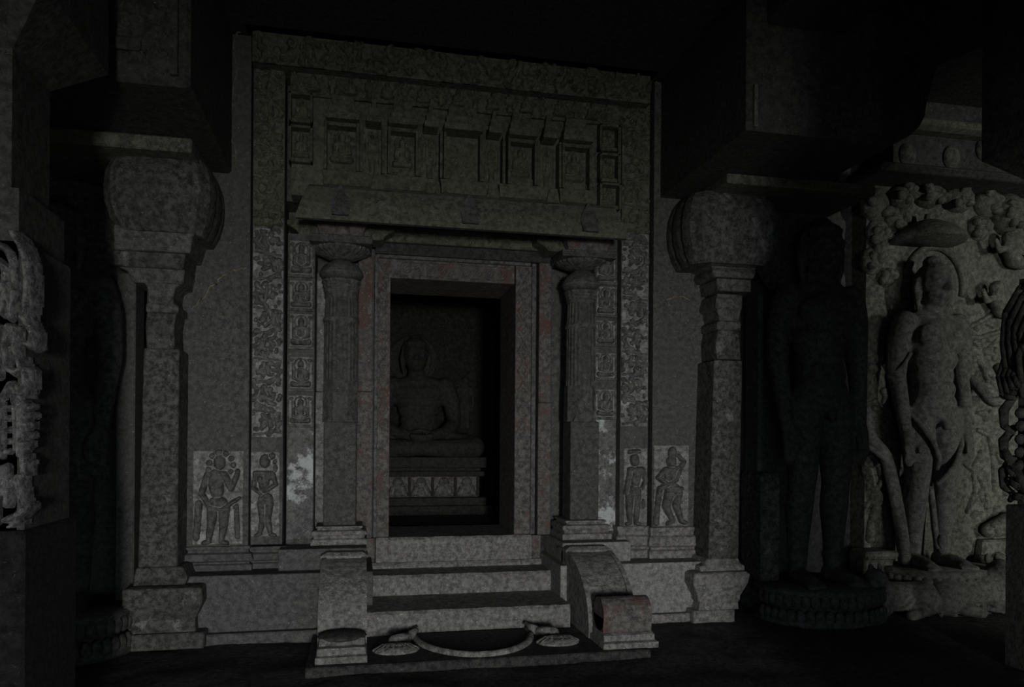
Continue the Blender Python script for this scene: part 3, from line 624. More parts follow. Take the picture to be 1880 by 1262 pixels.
for px in (625, 862, 1080):
    x = AX(px, 380, 0); z = (zlo + zhi) / 2
    def sl(z_): t = min(1, max(0, (z_ - zlo - .025) / (zhi - .03 - zlo - .025))); return -.06 + .10 * t ** .8
    pts = [(x - .06, zlo + .03), (x - .075, z - .02), (x - .05, z + .05), (x, zhi - .005), (x + .05, z + .05), (x + .075, z - .02), (x + .06, zlo + .03)]
    n = len(pts); vs = [(a_, sl(b_) - .035, b_) for a_, b_ in pts] + [(a_, sl(b_) + .03, b_) for a_, b_ in pts]
    MB().add(vs, [tuple(range(n)), tuple(range(2 * n - 1, n - 1, -1))] + [(i, i + n, (i + 1) % n + n, (i + 1) % n) for i in range(n)]).build('leaf_ornament', 'column', ev)
for px in (700, 790, 960, 1040): MB().ball((AX(px, 385, 0), .0, z - .01), (.05, .03, .05)).build('boss', 'wall_up', ev, smooth=True)
rel(ev)

# ------------------------------------------------------------------ niche frieze above the eave
YF = .30
fz = thing('niche_frieze', 'frieze of niches with seated and standing saints above the eave', 'frieze', (.8, YF, zhi))
xa, xb = AX(535, 300, YF), AX(1140, 300, YF)
zn0, zn1 = AZ(847, 338, YF), AZ(847, 254, YF)
MB().box(xa, xb, YF, .50, zhi - .02, AZ(850, 158, YF)).build('backing', 'wall_up', fz)
niches = [(600, 655, 's'), (665, 701, 't'), (715, 762, 's'), (770, 806, 't'), (816, 878, 'p'), (885, 919, 't'), (932, 977, 's'), (985, 1021, 't'), (1030, 1076, 's')]
for (a, b, kd) in niches:
    x0, x1 = AX(a, 295, YF), AX(b, 295, YF); w = x1 - x0; h = zn1 - zn0; e = .018
    nb = MB().box(x0 - e, x0 + .004, YF - .11, YF + .02, zn0, zn1).box(x1 - .004, x1 + e, YF - .11, YF + .02, zn0, zn1)
    if kd == 's': nb.box(x0, x1, YF - .10, YF + .02, zn1 - .03, zn1)
    if kd == 's': nb.box(x0 + .004, x1 - .004, YF - .045, YF + .02, zn0, zn0 + h * .18)
    n = nb.build('niche', 'carve_up', fz, bevel=.004)
    if kd == 's': S = place(SEATED + HALO, (x0 + x1) / 2, zn0 + h * .2, w * .95, h * .74, w * .8)
    elif kd == 't': S = place(STAND + [('r', 0, .89, .15, .03, .06), ('c', -.33, .3, .03, -.33, .85, .03, .07), ('c', .33, .3, .03, .33, .85, .03, .07)], (x0 + x1) / 2, zn0 + .01, w * .95, h * .92, w * .9)
    else: S = foliage_shapes(x0 + .03, x1 - .03, zn0 + .03, zn1 - .06, 5, .05, .012)
    carve('niche_figure', S, x0 + .002, x1 - .002, zn0, zn1 + .03, YF, 'carve_up', n, res=.0055)
# moulded bases under the niches, roofs over them
for (a, b) in ((592, 686), (700, 786), (806, 898), (912, 1008), (1022, 1086)):
    x0, x1 = AX(a, 350, YF), AX(b, 350, YF); zt_ = zn0; zb_ = zhi - .01
    MB().stack([(x0, x1, YF - .10, YF + .02, zb_), (x0, x1, YF - .10, YF + .02, zb_ + (zt_ - zb_) * .3), (x0 + .01, x1 - .01, YF - .07, YF + .02, zb_ + (zt_ - zb_) * .4), (x0 + .01, x1 - .01, YF - .075, YF + .02, zb_ + (zt_ - zb_) * .75), (x0, x1, YF - .09, YF + .02, zt_)]).build('niche_base', 'carve_up', fz, bevel=.004)
for px in (693, 793, 905, 1015): 
    x = AX(px, 350, YF - .08); MB().prism_y([(x - .07, zhi - .03), (x + .07, zhi - .03), (x + .035, zn0 - .01), (x - .035, zn0 - .01)], YF - .1, YF).build('leaf_spout', 'carve_up', fz, bevel=.006)
zr0, zr1 = zn1 + .005, AZ(850, 200, YF)
for (a, b) in ((600, 660), (672, 700), (712, 765), (776, 802), (812, 882), (892, 916), (928, 980), (990, 1016), (1026, 1080)):
    x0, x1 = AX(a, 225, YF), AX(b, 225, YF); hh = zr1 - zr0; i_ = .02
    r_ = MB().stack([(x0, x1, YF - .16, YF + .02, zr0), (x0, x1, YF - .165, YF + .02, zr0 + hh * .2), (x0 + i_, x1 - i_, YF - .10, YF + .02, zr0 + hh * .27), (x0 + i_, x1 - i_, YF - .13, YF + .02, zr0 + hh * .5), (x0 + i_ * 2, x1 - i_ * 2, YF - .04, YF + .02, zr0 + hh * .58), (x0 + i_ * 2, x1 - i_ * 2, YF - .10, YF + .02, zr0 + hh * .85), (x0 + i_ * 2.6, x1 - i_ * 2.6, YF - .03, YF + .02, zr0 + hh)]).build('niche_roof', 'wall_up', fz, bevel=.004)
# side niches with seated saints
for (a, b, t, u) in ((531, 575, 238, 302), (531, 575, 178, 230), (1097, 1134, 288, 338), (1097, 1136, 342, 388), (1097, 1134, 236, 282)):
    x0, x1 = AX(a, (t + u) / 2, YF - .02), AX(b, (t + u) / 2, YF - .02); z1 = AZ((a + b) / 2, t, YF); z0 = AZ((a + b) / 2, u, YF); w = x1 - x0
    n = MB().box(x0, x0 + .02, YF - .09, YF + .02, z0, z1).box(x1 - .02, x1, YF - .09, YF + .02, z0, z1).box(x0, x1, YF - .09, YF + .02, z1 - .02, z1).box(x0, x1, YF - .06, YF + .02, z0, z0 + .03).build('niche', 'carve_up', fz, bevel=.004)
    carve('niche_figure', place(SEATED + HALO, (x0 + x1) / 2, z0 + .03, w * .8, (z1 - z0) * .85, w * .8), x0, x1, z0, z1, YF, 'carve_up', n, res=.0055)
rel(fz)
# carved bands up to the ceiling
YB = .22
def band(name, label, za, zb, xa, xb, Y, size, seed, h, extra=None):
    p = thing(name, label, 'frieze', ((xa + xb) / 2, Y, za))
    MB().box(xa, xb, Y, .50, za, zb).build('backing', 'wall_up', p)
    carve('foliage_carving', foliage_shapes(xa + .01, xb - .01, za + .02, zb - .02, seed, size, h), xa, xb, za, zb, Y, 'carve_up', p, res=.0075)
    for (x_, S_) in (extra or []): carve('frieze_figure', S_, x_ - .07, x_ + .07, za, zb, Y - .006, 'carve_up', p, res=.006)
    rel(p)
zA, zB = AZ(835, 158, YB), AZ(835, 105, YB)
fx0, fx1 = AX(465, 100, YB), AX(1190, 170, YB)
ex = []
w_ = .14; k = 0; x = AX(540, 170, YB)
while x < AX(1120, 180, YB):
    ex.append((x, place(SEATED if k % 2 else STAND, x, AZ(835, 203, YF) + .01, .13, AZ(835, 162, YF) - AZ(835, 203, YF) - .03, .2))); x += w_; k += 1
band('figure_frieze', 'narrow dark frieze of little figures above the niches', AZ(835, 203, YF - .02), AZ(835, 164, YF - .02), AX(535, 180, YF), AX(1140, 190, YF), YF - .03, .055, 31, .018, ex)
band('foliage_frieze', 'deep foliate frieze under a dark groove near the ceiling', zA, zB, fx0, fx1, YB - .05, .075, 32, .04)
band('foliage_frieze', 'topmost thin foliate band along the ceiling', zB + .035, CEIL, fx0 - .05, fx1 + .05, YB - .1, .06, 33, .03)

# ------------------------------------------------------------------ great engaged pillars
def engaged_pillar(label, cxp, secs, yback, cap_ribs, mats):
    """secs: list of parts: (name, material, [(left px, right px, picture y, front y)])"""
    c = None
    for (nm, mt_, rows) in secs:
        S = []
        for (a, b, py, yf) in rows:
            x0, x1 = AX(a, 760, yf), AX(b, 760, yf); S.append((x0, x1, yf, yback, AZ((a + b) / 2, py, yf)))
        if c is None: c = thing('engaged_pillar', label, 'pillar', ((S[0][0] + S[0][1]) / 2, 0, FLOOR))
        if S[0][4] < FLOOR + .05: S[0] = S[0][:4] + (FLOOR - .02,)
        MB().stack(S).build(nm, mt_, c, bevel=.008)
    return c
yb = .50
pl = engaged_pillar('massive left pillar with cushion capital in front of the plain pilaster', 300, [
 ('plinth', 'pillar', [(226, 378, 1200, -.14), (226, 378, 1165, -.14)]),
 ('base_cushion', 'pillar', [(236, 362, 1165, -.10), (240, 360, 1140, -.10), (226, 374, 1110, -.16), (226, 372, 1082, -.16), (238, 366, 1078, -.12)]),
 ('base_fillet', 'pillar', [(246, 342, 1076, -.06), (246, 346, 1064, -.08), (250, 340, 1048, -.06), (252, 336, 1042, -.05)]),
 ('shaft', 'pillar', [(255, 327, 1042, -.04), (263, 328, 640, -.04)]),
 ('upper_block', 'pillar', [(268, 320, 640, -.02), (266, 318, 600, -.02), (268, 322, 574, -.03)]),
 ('neck_ring', 'carve', [(266, 326, 574, -.04), (266, 326, 560, -.04), (270, 318, 556, -.02), (270, 316, 545, -.02), (268, 320, 528, -.03), (262, 330, 520, -.05)]),
 ('neck_ring', 'carve', [(240, 334, 520, -.06), (232, 336, 500, -.08), (214, 338, 492, -.10)]),
 ('ribbed_collar', 'pillar', [(206, 334, 491, -.12), (206, 338, 462, -.12)]),
 ('collar_plate', 'carve', [(206, 346, 461, -.14), (206, 354, 424, -.18), (206, 350, 416, -.18)]),
], yb, None, None)
pr_ = engaged_pillar('massive right pillar with cushion capital beside the dark standing statue', 1335, [
 ('plinth', 'step', [(1276, 1352, 1160, -.14), (1276, 1352, 1121, -.14)]),
 ('base_cushion', 'step', [(1284, 1360, 1121, -.12), (1288, 1358, 1106, -.12), (1284, 1362, 1104, -.13), (1284, 1362, 1096, -.13), (1276, 1376, 1074, -.17), (1276, 1380, 1056, -.17), (1280, 1372, 1051, -.15)]),
 ('base_fillet', 'step', [(1288, 1370, 1050, -.10), (1288, 1370, 1040, -.10), (1296, 1362, 1036, -.08), (1300, 1358, 1026, -.06)]),
 ('shaft', 'pillar', [(1303, 1358, 1026, -.05), (1311, 1363, 662, -.05)]),
 ('upper_block', 'pillar', [(1316, 1360, 660, -.03), (1314, 1358, 630, -.03), (1318, 1356, 606, -.03)]),
 ('neck_ring', 'carve', [(1316, 1360, 606, -.04), (1316, 1360, 592, -.05), (1320, 1356, 588, -.02), (1316, 1360, 568, -.03), (1313, 1362, 565, -.05), (1313, 1362, 558, -.05), (1316, 1362, 540, -.04)]),
 ('neck_ring', 'carve', [(1317, 1378, 535, -.05), (1315, 1378, 512, -.08)]),
 ('collar_plate', 'carve', [(1310, 1382, 510, -.09), (1306, 1386, 500, -.10), (1306, 1386, 492, -.06), (1304, 1388, 486, -.12), (1304, 1388, 476, -.12)]),
], yb, None, None)
def cushion(parent, pa, pb, yt, yb_, yf, n, mat, blk):
    # ribbed cushion capital: squashed lobed bulb
    cx = (AX(pa, 400, 0) + AX(pb, 400, 0)) / 2; rx = (AX(pb, 400, 0) - AX(pa, 400, 0)) / 2
    z0, z1 = AZ((pa + pb) / 2, yb_, yf), AZ((pa + pb) / 2, yt, yf); h = z1 - z0
    prof = [(.78, 0), (.9, .15), (.98, .35), (1.0, .55), (.97, .75), (.88, .92), (.8, 1.0)]
    vs = []; fs = []; seg = 64
    for (r, t) in prof:
        for i in range(seg):
            a = 2 * math.pi * i / seg; ca, sa = math.cos(a), math.sin(a); rr = r * (1 / (abs(ca) ** 5 + abs(sa) ** 5) ** .2) * (1 - .025 * (i % 4 == 0))
            vs.append((cx + rx * rr * ca, .15 + (.15 - yf) * rr * sa, z0 + h * t))
    for k in range(len(prof) - 1):
        for i in range(seg): j = (i + 1) % seg; fs.append((k * seg + i, k * seg + j, (k + 1) * seg + j, (k + 1) * seg + i))
    nn = (len(prof) - 1) * seg; fs += [tuple(range(seg - 1, -1, -1)), tuple(range(nn, nn + seg))]
    MB().add(vs, fs).build('cushion_capital', mat, parent, smooth=False)
cushion(pl, 200, 402, 272, 418, -.30, 20, 'pillar', None)
cushion(pr_, 1246, 1420, 345, 478, -.24, 20, 'pillar', None)
ab = [(AX(20, 260, -.4), AX(352, 260, -.4), AZ(250, 272, -.4), AZ(250, 245, -.4), pl), (AX(1330, 335, -.35), AX(1600, 335, -.35), AZ(1400, 345, -.35), AZ(1400, 325, -.35), pr_)]
for (a, b, c_, d_, pp) in ab: MB().box(a, b, -.4, .4, c_, d_).build('abacus', 'wall_up', pp, bevel=.01)
rel(pl); rel(pr_)

# ------------------------------------------------------------------ brackets and beams under the ceiling
bb = thing('bracket_beam', 'black bracket beam running to the ceiling above the left pillar', 'beam', (-1.5, -.6, AZ(250, 245, -.4)))
x1 = AX(352, 160, -1.1); zb_ = AZ(250, 244, -.4)
MB().box(-4.2, x1, -1.15, .4, zb_, CEIL).build('beam', 'black', bb, bevel=.02)
MB().box(-4.2, x1 - .25, -1.19, -1.1, AZ(200, 75, -1.15) - .05, AZ(200, 68, -1.15)).build('fillet', 'black', bb, bevel=.01)
o = carve('worn_frieze', foliage_shapes(x1 - .75, x1 - .12, zb_ + .12, zb_ + .45, 41, .06, .02), x1 - .8, x1 - .08, zb_ + .1, zb_ + .5, -1.15, 'black', bb, res=.01)
MB().box(x1 - .1, x1 - .06, -1.18, -1.1, zb_ + .05, CEIL - .3).build('edge_strip', 'black', bb)
rel(bb)
bb = thing('bracket_beam', 'black curved bracket beam above the right pillar and dark statue', 'beam', (3.2, -.6, AZ(1400, 325, -.35)))
x0 = AX(1362, 200, -1.1); x1 = AX(1690, 260, -1.1); zb_ = AZ(1400, 324, -.4); 
prf = [(x0, zb_), (AX(1600, 300, -1.1), zb_)]
for i in range(7):
    a = math.pi / 2 * i / 6; prf.append((AX(1600, 300, -1.1) + (x1 - AX(1600, 300, -1.1)) * math.sin(a), zb_ + .30 * (1 - math.cos(a))))
prf += [(x1 + .2, CEIL), (x0, CEIL)]
MB().prism_y(prf, -1.15, .4).build('beam', 'black', bb)
MB().box(x0 + .05, x0 + .075, -1.175, -1.1, zb_ + .02, zb_ + .3).build('edge_strip', 'wall_up', bb)
rel(bb)
bb = thing('ceiling_beam', 'dark rough ceiling beam crossing above the right pier', 'beam', (3.4, -2.5, CEIL - .3))
MB().box(x0 + .15, x0 + .75, -5.0, -1.1, CEIL - .28, CEIL).build('beam', 'black', bb, bevel=.02); rel(bb)
bb = thing('ceiling_beam', 'dark rough ceiling beam crossing above the left pier', 'beam', (-1.9, -2.5, CEIL - .3))
x1 = AX(352, 160, -1.1); MB().box(x1 - .75, x1 - .1, -5.0, -1.1, CEIL - .28, CEIL).build('beam', 'black', bb, bevel=.02); rel(bb)

# ------------------------------------------------------------------ statues
def head(mb, c, s, yaw=0.0, curls=False, knob=True):
    """head of height 2s; faces -y"""
    R = Matrix.Rotation(yaw, 3, 'Z')
    def P(x, y, z): return tuple(Vector(c) + R @ Vector((x * s, y * s, z * s)))
    mb.ball(P(0, .05, .12), (.74 * s, .84 * s, .86 * s), rot=R); mb.ball(P(0, -.12, -.32), (.60 * s, .62 * s, .62 * s), rot=R); mb.ball(P(0, -.34, -.72), (.26 * s, .24 * s, .2 * s))
    mb.limb([(*P(0, -.70, .16), .09 * s), (*P(0, -.86, -.18), .15 * s)], 8)                        # nose
    for sg in (-1, 1):
        mb.ball(P(sg * .13, -.77, -.2), .1 * s, 8, 6)
        mb.ball(P(sg * .30, -.64, .08), (.18 * s, .1 * s, .08 * s), rot=R)                          # eyelids
        mb.limb([(*P(sg * .10, -.74, .26), .035 * s), (*P(sg * .32, -.69, .33), .04 * s), (*P(sg * .54, -.53, .25), .035 * s)], 6)   # brow
        mb.limb([(*P(sg * .74, .02, .22), .12 * s), (*P(sg * .80, .05, -.1), .13 * s), (*P(sg * .74, .04, -.62), .13 * s), (*P(sg * .68, .05, -.95), .1 * s)], 8)  # long ear
    mb.limb([(*P(-.2, -.68, -.46), .07 * s), (*P(0, -.75, -.44), .085 * s), (*P(.2, -.68, -.46), .07 * s)], 6); mb.limb([(*P(-.16, -.66, -.56), .07 * s), (*P(.16, -.66, -.56), .07 * s)], 6)
    if knob: mb.ball(P(0, .1, 1.0), (.36 * s, .36 * s, .26 * s))
    if curls:
        for k in range(5):
            t = .25 + .2 * k
            for i in range(16):
                a = math.pi * 2 * i / 16
                if math.sin(a) < -.35 and k < 2: continue
                mb.ball(P(.76 * math.cos(t) * math.cos(a), .05 + .84 * math.cos(t) * math.sin(a), .2 + .8 * math.sin(t)), .11 * s, 6, 4)
def standing_body(H, bend=0.0, yaw=0.0, curls=False, broken=False):
    mb = MB(); h = H
    def L(*pts): mb.limb([(x * h, y * h, z * h, r * h) for x, y, z, r in pts])
    head(mb, (0, -.012 * h, .912 * h), .080 * h, yaw, curls)
    L((0, 0, .85, .042), (0, .005, .80, .046))
    for (z, rx, ry, y) in ((.795, .088, .05, .0), (.765, .098, .07, -.002), (.72, .094, .076, -.006), (.67, .082, .068, -.004), (.62, .072, .06, -.002), (.575, .072, .064, -.006), (.53, .082, .066, -.002), (.495, .088, .07, .004)):
        mb.ball((0, y * h, z * h), (rx * h, ry * h, .05 * h), 18, 10)
    for sg in (-1, 1):
        mb.ball((sg * .045 * h, -.05 * h, .745 * h), (.046 * h, .028 * h, .04 * h))
        L((sg * .098, 0, .79, .040), (sg * .116, .004, .73, .036), (sg * .124, .006, .62, .030), (sg * .121, -.004, .575, .026), (sg * .114, -.02, .47, .021), (sg * .112, -.026, .435, .018))
        L((sg * .111, -.03, .425, .02), (sg * .109, -.034, .40, .022))
        for i, (dx, ln) in enumerate(((-.02, .055), (-.007, .065), (.007, .062), (.02, .05))):
            L((sg * .109 + dx * .75, -.038, .395, .0075), (sg * .109 + dx * .75, -.042, .395 - ln * .55, .007), (sg * .107 + dx * .75, -.036, .395 - ln, .006))
        L((sg * .094, -.045, .42, .0085), (sg * .088, -.058, .395, .0075), (sg * .089, -.058, .372, .006))
        L((sg * .046, 0, .49, .056), (sg * .05, -.004, .40, .050), (sg * .052, -.008, .30, .040), (sg * .052, -.006, .275, .037), (sg * .054, .004, .21, .038), (sg * .055, .006, .12, .029), (sg * .055, .008, .05, .025))
        L((sg * .055, .022, .022, .024), (sg * .06, -.03, .02, .023), (sg * .064, -.08, .014, .018))
        for i in range(5): L((sg * .063 + (i - 2) * .0105, -.08, .011, .0085), (sg * .065 + (i - 2) * .012, -.108 + abs(i - (1.2 if sg < 0 else 2.8)) * .006, .008, .0075))
    L((0, -.058, .475, .012), (0, -.066, .455, .013))
    return mb
def lotus_pedestal(parent, cx, cy, rx, ry, z0, z1, mat, seed=1, petals=22, ymax=None):
    h = z1 - z0
    vs = []; fs = []; seg = 48; pr = [(1.0, 0), (1.02, .12), (.9, .3), (.84, .5), (.95, .8), (1.0, .92), (.97, 1.0)]
    for (r, t) in pr:
        for i in range(seg): a = 2 * math.pi * i / seg; vs.append((cx + rx * r * math.cos(a), cy + ry * r * math.sin(a), z0 + h * t))
    for k in range(len(pr) - 1):
        for i in range(seg): j = (i + 1) % seg; fs.append((k * seg + i, k * seg + j, (k + 1) * seg + j, (k + 1) * seg + i))
    nn = (len(pr) - 1) * seg; fs += [tuple(range(seg - 1, -1, -1)), tuple(range(nn, nn + seg))]
    ped = MB().add(vs, fs).build('lotus_pedestal', mat, parent, smooth=True)
    for row, (t0, rr) in enumerate(((.70, .95), (.28, .97))):
        for i in range(petals):
            a = math.pi + math.pi * (i + .5 * (row % 2) + .25) / petals
            R = Matrix.Rotation(a, 3, 'Z'); c = (cx + rx * rr * math.cos(a), cy + ry * rr * math.sin(a), z0 + h * t0)
            MB().ball(c, (.028, rx * 1.25 / petals * 1.3, h * .2), 8, 6, R).build('petal', mat, ped, smooth=True)
    return ped
# --- dark statue, right
cxs = AX(1500, 1000, -.05); cys = -.05; z0 = AZ(1490, 1070, cys); H = AZ(1495, 388, cys) - z0
s1 = thing('standing_statue', 'large dark standing nude statue right of the great pillar', 'statue', (cxs, cys, FLOOR))
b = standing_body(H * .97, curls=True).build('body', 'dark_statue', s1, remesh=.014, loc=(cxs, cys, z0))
MB().lathe([(.30, 0), (.42, .01), (.44, .04), (.42, .07), (.30, .08)], 0, 0, 40).build('halo', 'dark_statue', s1)
hl = s1.children[-1]; hl.rotation_euler = (math.pi / 2, 0, 0); hl.location = (cxs, cys + .30, z0 + H * .90)
lotus_pedestal(s1, cxs, cys - .02, .56, .44, FLOOR - .02, z0 + .012, 'dark_statue')
# --- dark statue, left
cxl = AX(98, 1000, -.05); z0l = AZ(98, 1120, cys); Hl = AZ(98, 345, cys) - z0l
s2 = thing('standing_statue', 'large dark standing nude statue behind the carved left edge pillar', 'statue', (cxl, cys, FLOOR))
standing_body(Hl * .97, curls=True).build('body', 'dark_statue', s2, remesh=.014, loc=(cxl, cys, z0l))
MB().lathe([(.30, 0), (.42, .01), (.44, .04), (.42, .07), (.30, .08)], 0, 0, 40).build('halo', 'dark_statue', s2)
hl = s2.children[-1]; hl.rotation_euler = (math.pi / 2, 0, 0); hl.location = (cxl, cys + .30, z0l + Hl * .90)
lotus_pedestal(s2, cxl, cys - .02, .52, .42, FLOOR - .02, z0l + .012, 'dark_statue')
for s_ in (s1, s2):
    for c_ in s_.children: c_.matrix_parent_inverse = Matrix.Translation(s_.location).inverted()
# narrow post under the right statue's hand
pst = thing('stone_post', 'short worn stone post under the dark statue hand beside the right pillar', 'post', (AX(1422, 960, .1), .1, FLOOR))
MB().stack([(AX(1398, 1000, .02), AX(1432, 1000, .02), .02, .35, FLOOR), (AX(1396, 1000, .02), AX(1432, 1000, .02), .02, .35, AZ(1415, 875, .02)), (AX(1402, 1000, .02), AX(1428, 1000, .02), .05, .35, AZ(1415, 868, .02))]).build('post', 'pillar', pst, bevel=.01)
MB().box(AX(1392, 700, .14), AX(1400, 700, .14), .14, .35, AZ(1396, 870, .14), AZ(1396, 540, .14)).build('edge_strip', 'wall', pst, bevel=.004)
rel(pst)
pst = thing('stone_post', 'flat dark pier strip between the left statue and left pillar', 'post', (AX(235, 960, .1), .1, FLOOR))
MB().box(AX(212, 800, .12), AX(247, 800, .12), .12, .35, FLOOR, AZ(230, 500, .12)).build('post', 'wall', pst, bevel=.01); rel(pst)

# --- relief statue on the far right
YR = .30
cxr = AX(1706, 1000, YR - .24); cyr = YR - .24; z0r = AZ(1712, 1040, cyr); Hr = AZ(1716, 478, cyr) - z0r
rw = thing('relief_panel', 'tall mossy carved wall panel of creepers and attendants behind the right statue', 'relief', (cxr, YR, FLOOR))
xa, xb = AX(1588, 800, YR), AX(1905, 800, YR)
ztop = AZ(1700, 345, YR)
MB().box(xa, xb, YR, .50, FLOOR, ztop).build('backing', 'relief_bg', rw)
def PX(px, py): return at(px, py, YR)
def chain(pts, r, h):
    q = [PX(*p) for p in pts]; return [('c', a[0], a[1], r, b[0], b[1], r, h) for a, b in zip(q, q[1:])]
for pts in ([(1590, 930), (1606, 905), (1618, 880), (1612, 860)], [(1606, 905), (1592, 880), (1588, 860)], [(1618, 880), (1632, 862), (1640, 850)], [(1800, 830), (1785, 860), (1790, 900), (1775, 940)], [(1770, 850), (1800, 880), (1815, 930)], [(1795, 790), (1815, 800), (1822, 840), (1825, 900)], [(1780, 600), (1800, 590), (1825, 575)], [(1770, 620), (1800, 620), (1830, 610)], [(1775, 640), (1795, 660), (1812, 700)]):
    S = chain(pts, .022, .03); q = [PX(*p_) for p_ in pts]
    carve('creeper_stem', S, min(p_[0] for p_ in q) - .04, max(p_[0] for p_ in q) + .04, min(p_[1] for p_ in q) - .04, max(p_[1] for p_ in q) + .04, YR, 'relief_bg', rw, res=.008)
rr = random.Random(8)
for k in range(60):
    x, z = PX(rr.uniform(1590, 1650) if rr.random() < .45 else rr.uniform(1770, 1850), rr.uniform(560, 1000)); a = rr.uniform(0, 6.28)
    S = [('c', x, z, .035, x + .09 * math.cos(a), z + .09 * math.sin(a), .012, .03)]
    carve('creeper_leaf', S, x - .14, x + .14, z - .14, z + .14, YR, 'relief_bg', rw, res=.009)
# canopy of foliage and attendants at the top
for i, (px, py, rx, rz, d) in enumerate(((1605, 378, .14, .15, .1), (1650, 366, .13, .12, .14), (1700, 362, .16, .11, .16), (1755, 368, .17, .12, .14), (1808, 376, .14, .13, .12), (1610, 430, .12, .14, .08), (1640, 405, .1, .1, .1), (1795, 420, .12, .12, .09), (1600, 480, .11, .13, .07), (1625, 510, .1, .09, .07), (1842, 395, .16, .2, .2))):
    x, z = PX(px, py); mb = MB().ball((x, YR, z), (rx, d, rz)); r2 = random.Random(i)
    for k in range(7): a = r2.uniform(0, 6.28); q = r2.uniform(.3, .8); mb.ball((x + rx * q * math.cos(a), YR - d * .75, z + rz * q * math.sin(a)), (r2.uniform(.03, .06), .05, r2.uniform(.03, .05)), 8, 6)
    mb.build('foliage_clump', 'relief_bg', rw, smooth=True)
# parasol
x, z = at(1702, 448, YR - .12)
MB().lathe([(.31, 0), (.33, .03), (.30, .07), (.22, .14), (.12, .19), (.03, .22), (.02, .27)], x, YR - .12, 36).build('parasol', 'relief_bg', rw, smooth=True); rw.children[-1].location = (0, 0, z)
# halo arch around the head
hx, hz = PX(1714, 535); pts = []
for i in range(25):
    a = math.pi * (-.08 + 1.16 * i / 24); pts.append((hx - .31 * math.cos(a), YR - .01, hz + .05 + .36 * math.sin(a)))
MB().tube(pts, .035, 8).build('halo_arch', 'relief_bg', rw, smooth=True)
# attendants: small flying figures at the right edge
for (px, py, k) in ((1838, 470, 0), (1815, 560, 1)):
    x, z = PX(px, py); y = YR - .06; mb = MB(); mb.ball((x - .05, y - .08, z + .13), .07, 10, 8); mb.limb([(x - .03, y - .05, z + .06, .07), (x + .06, y - .02, z - .06, .075), (x + .16, y, z - .08, .06), (x + .26, y + .02, z - .02, .045)]); mb.limb([(x - .06, y - .08, z + .05, .035), (x - .18, y - .1, z + .0, .03), (x - .22, y - .1, z + .1, .022)])
    mb.build('flying_attendant', 'relief_bg', rw, remesh=.016)
# stone seat and attendant carving at the lower left
x0_, x1_ = AX(1588, 1050, YR - .2), AX(1642, 1050, YR - .2)
MB().stack([(x0_, x1_, YR - .2, YR, FLOOR), (x0_, x1_, YR - .2, YR, AZ(1615, 1030, YR - .2)), (x0_ - .02, x1_ + .02, YR - .25, YR, AZ(1615, 1024, YR - .2)), (x0_ - .02, x1_ + .02, YR - .24, YR, AZ(1615, 1012, YR - .2))]).build('stone_seat', 'relief_bg', rw, bevel=.02)
x, z = PX(1608, 915); mb = MB(); mb.ball((x, YR, z), (.07, .05, .09)); mb.limb([(x, YR, z - .1, .05), (x - .03, YR, z - .22, .06), (x - .06, YR, z - .36, .05)]); mb.build('kneeling_attendant', 'relief_bg', rw, smooth=True)
mb = MB()
for (px, py, r) in ((1800, 1040, .06), (1825, 1030, .05), (1790, 1025, .05), (1835, 1050, .06), (1812, 1020, .05), (1840, 1010, .06)):
    x, z = PX(px, py); mb.ball((x, YR - .1, z), (r * 1.5, .1, r))
mb.build('coiled_serpent', 'relief_bg', rw, smooth=True)
x, z = PX(1835, 960); MB().limb([(x - .2, YR - .08, z - .06, .07), (x, YR - .1, z, .11), (x + .2, YR - .05, z - .02, .12)]).build('crouching_attendant', 'relief_bg', rw, smooth=True)
x, z = PX(1835, 1000); MB().stack([(x - .3, x + .4, YR - .12, YR, z - .12), (x - .27, x + .4, YR - .1, YR, z + .06)]).build('rock_ledge', 'relief_bg', rw, bevel=.02)
rel(rw)
rw.children
s3 = thing('standing_statue', 'grey standing nude statue entwined by creepers under a parasol', 'statue', (cxr, cyr, FLOOR))
standing_body(Hr, curls=False).build('body', 'statue', s3, remesh=.013, loc=(cxr, cyr, z0r))
h = Hr
def wrap(pts, r, nm='creeper'):
    q = []
    P = [Vector((cxr + x * h, cyr + y * h, z0r + z * h)) for x, y, z in pts]
    for a, b in zip(P, P[1:]):
        for i in range(5): q.append(a.lerp(b, i / 5))
    q.append(P[-1]); q = [q[0]] + [(q[i - 1] + q[i] + q[i + 1]) / 3 for i in range(1, len(q) - 1)] + [q[-1]]
    MB().tube(q, r, 8).build(nm, 'statue', s3, smooth=True)
wrap([(-.105, .02, .52), (-.09, -.045, .475), (-.05, -.068, .41), (-.015, -.055, .355), (-.002, -.03, .32)], .026)
wrap([(.105, .02, .47), (.08, -.045, .41), (.045, -.062, .345), (.015, -.055, .30), (-.002, -.03, .27)], .026)
wrap([(-.15, .01, .62), (-.13, -.03, .645), (-.10, -.03, .69)], .018)
wrap([(.135, .02, .64), (.145, -.04, .585), (.175, -.06, .535), (.215, -.07, .54), (.235, -.06, .60), (.24, -.02, .66)], .045)
wrap([(-.215, .04, .52), (-.20, .03, .42), (-.155, .01, .36), (-.125, .01, .25), (-.105, .0, .12), (-.09, .0, .01)], .055)
wrap([(-.24, .06, .40), (-.20, .02, .385), (-.155, .0, .34)], .028)
wrap([(-.005, 0, .30), (.003, -.01, .2), (.012, -.01, .12), (.006, -.03, .06)], .028)
MB().ball((cxr + .02 * h, cyr - .03 * h, z0r + .075 * h), (.05, .05, .09)).build('serpent_hood', 'statue', s3, smooth=True)
lotus_pedestal(s3, cxr + .06, cyr - .02, .50, .36, z0r - .36, z0r + .012, 'statue', petals=16)
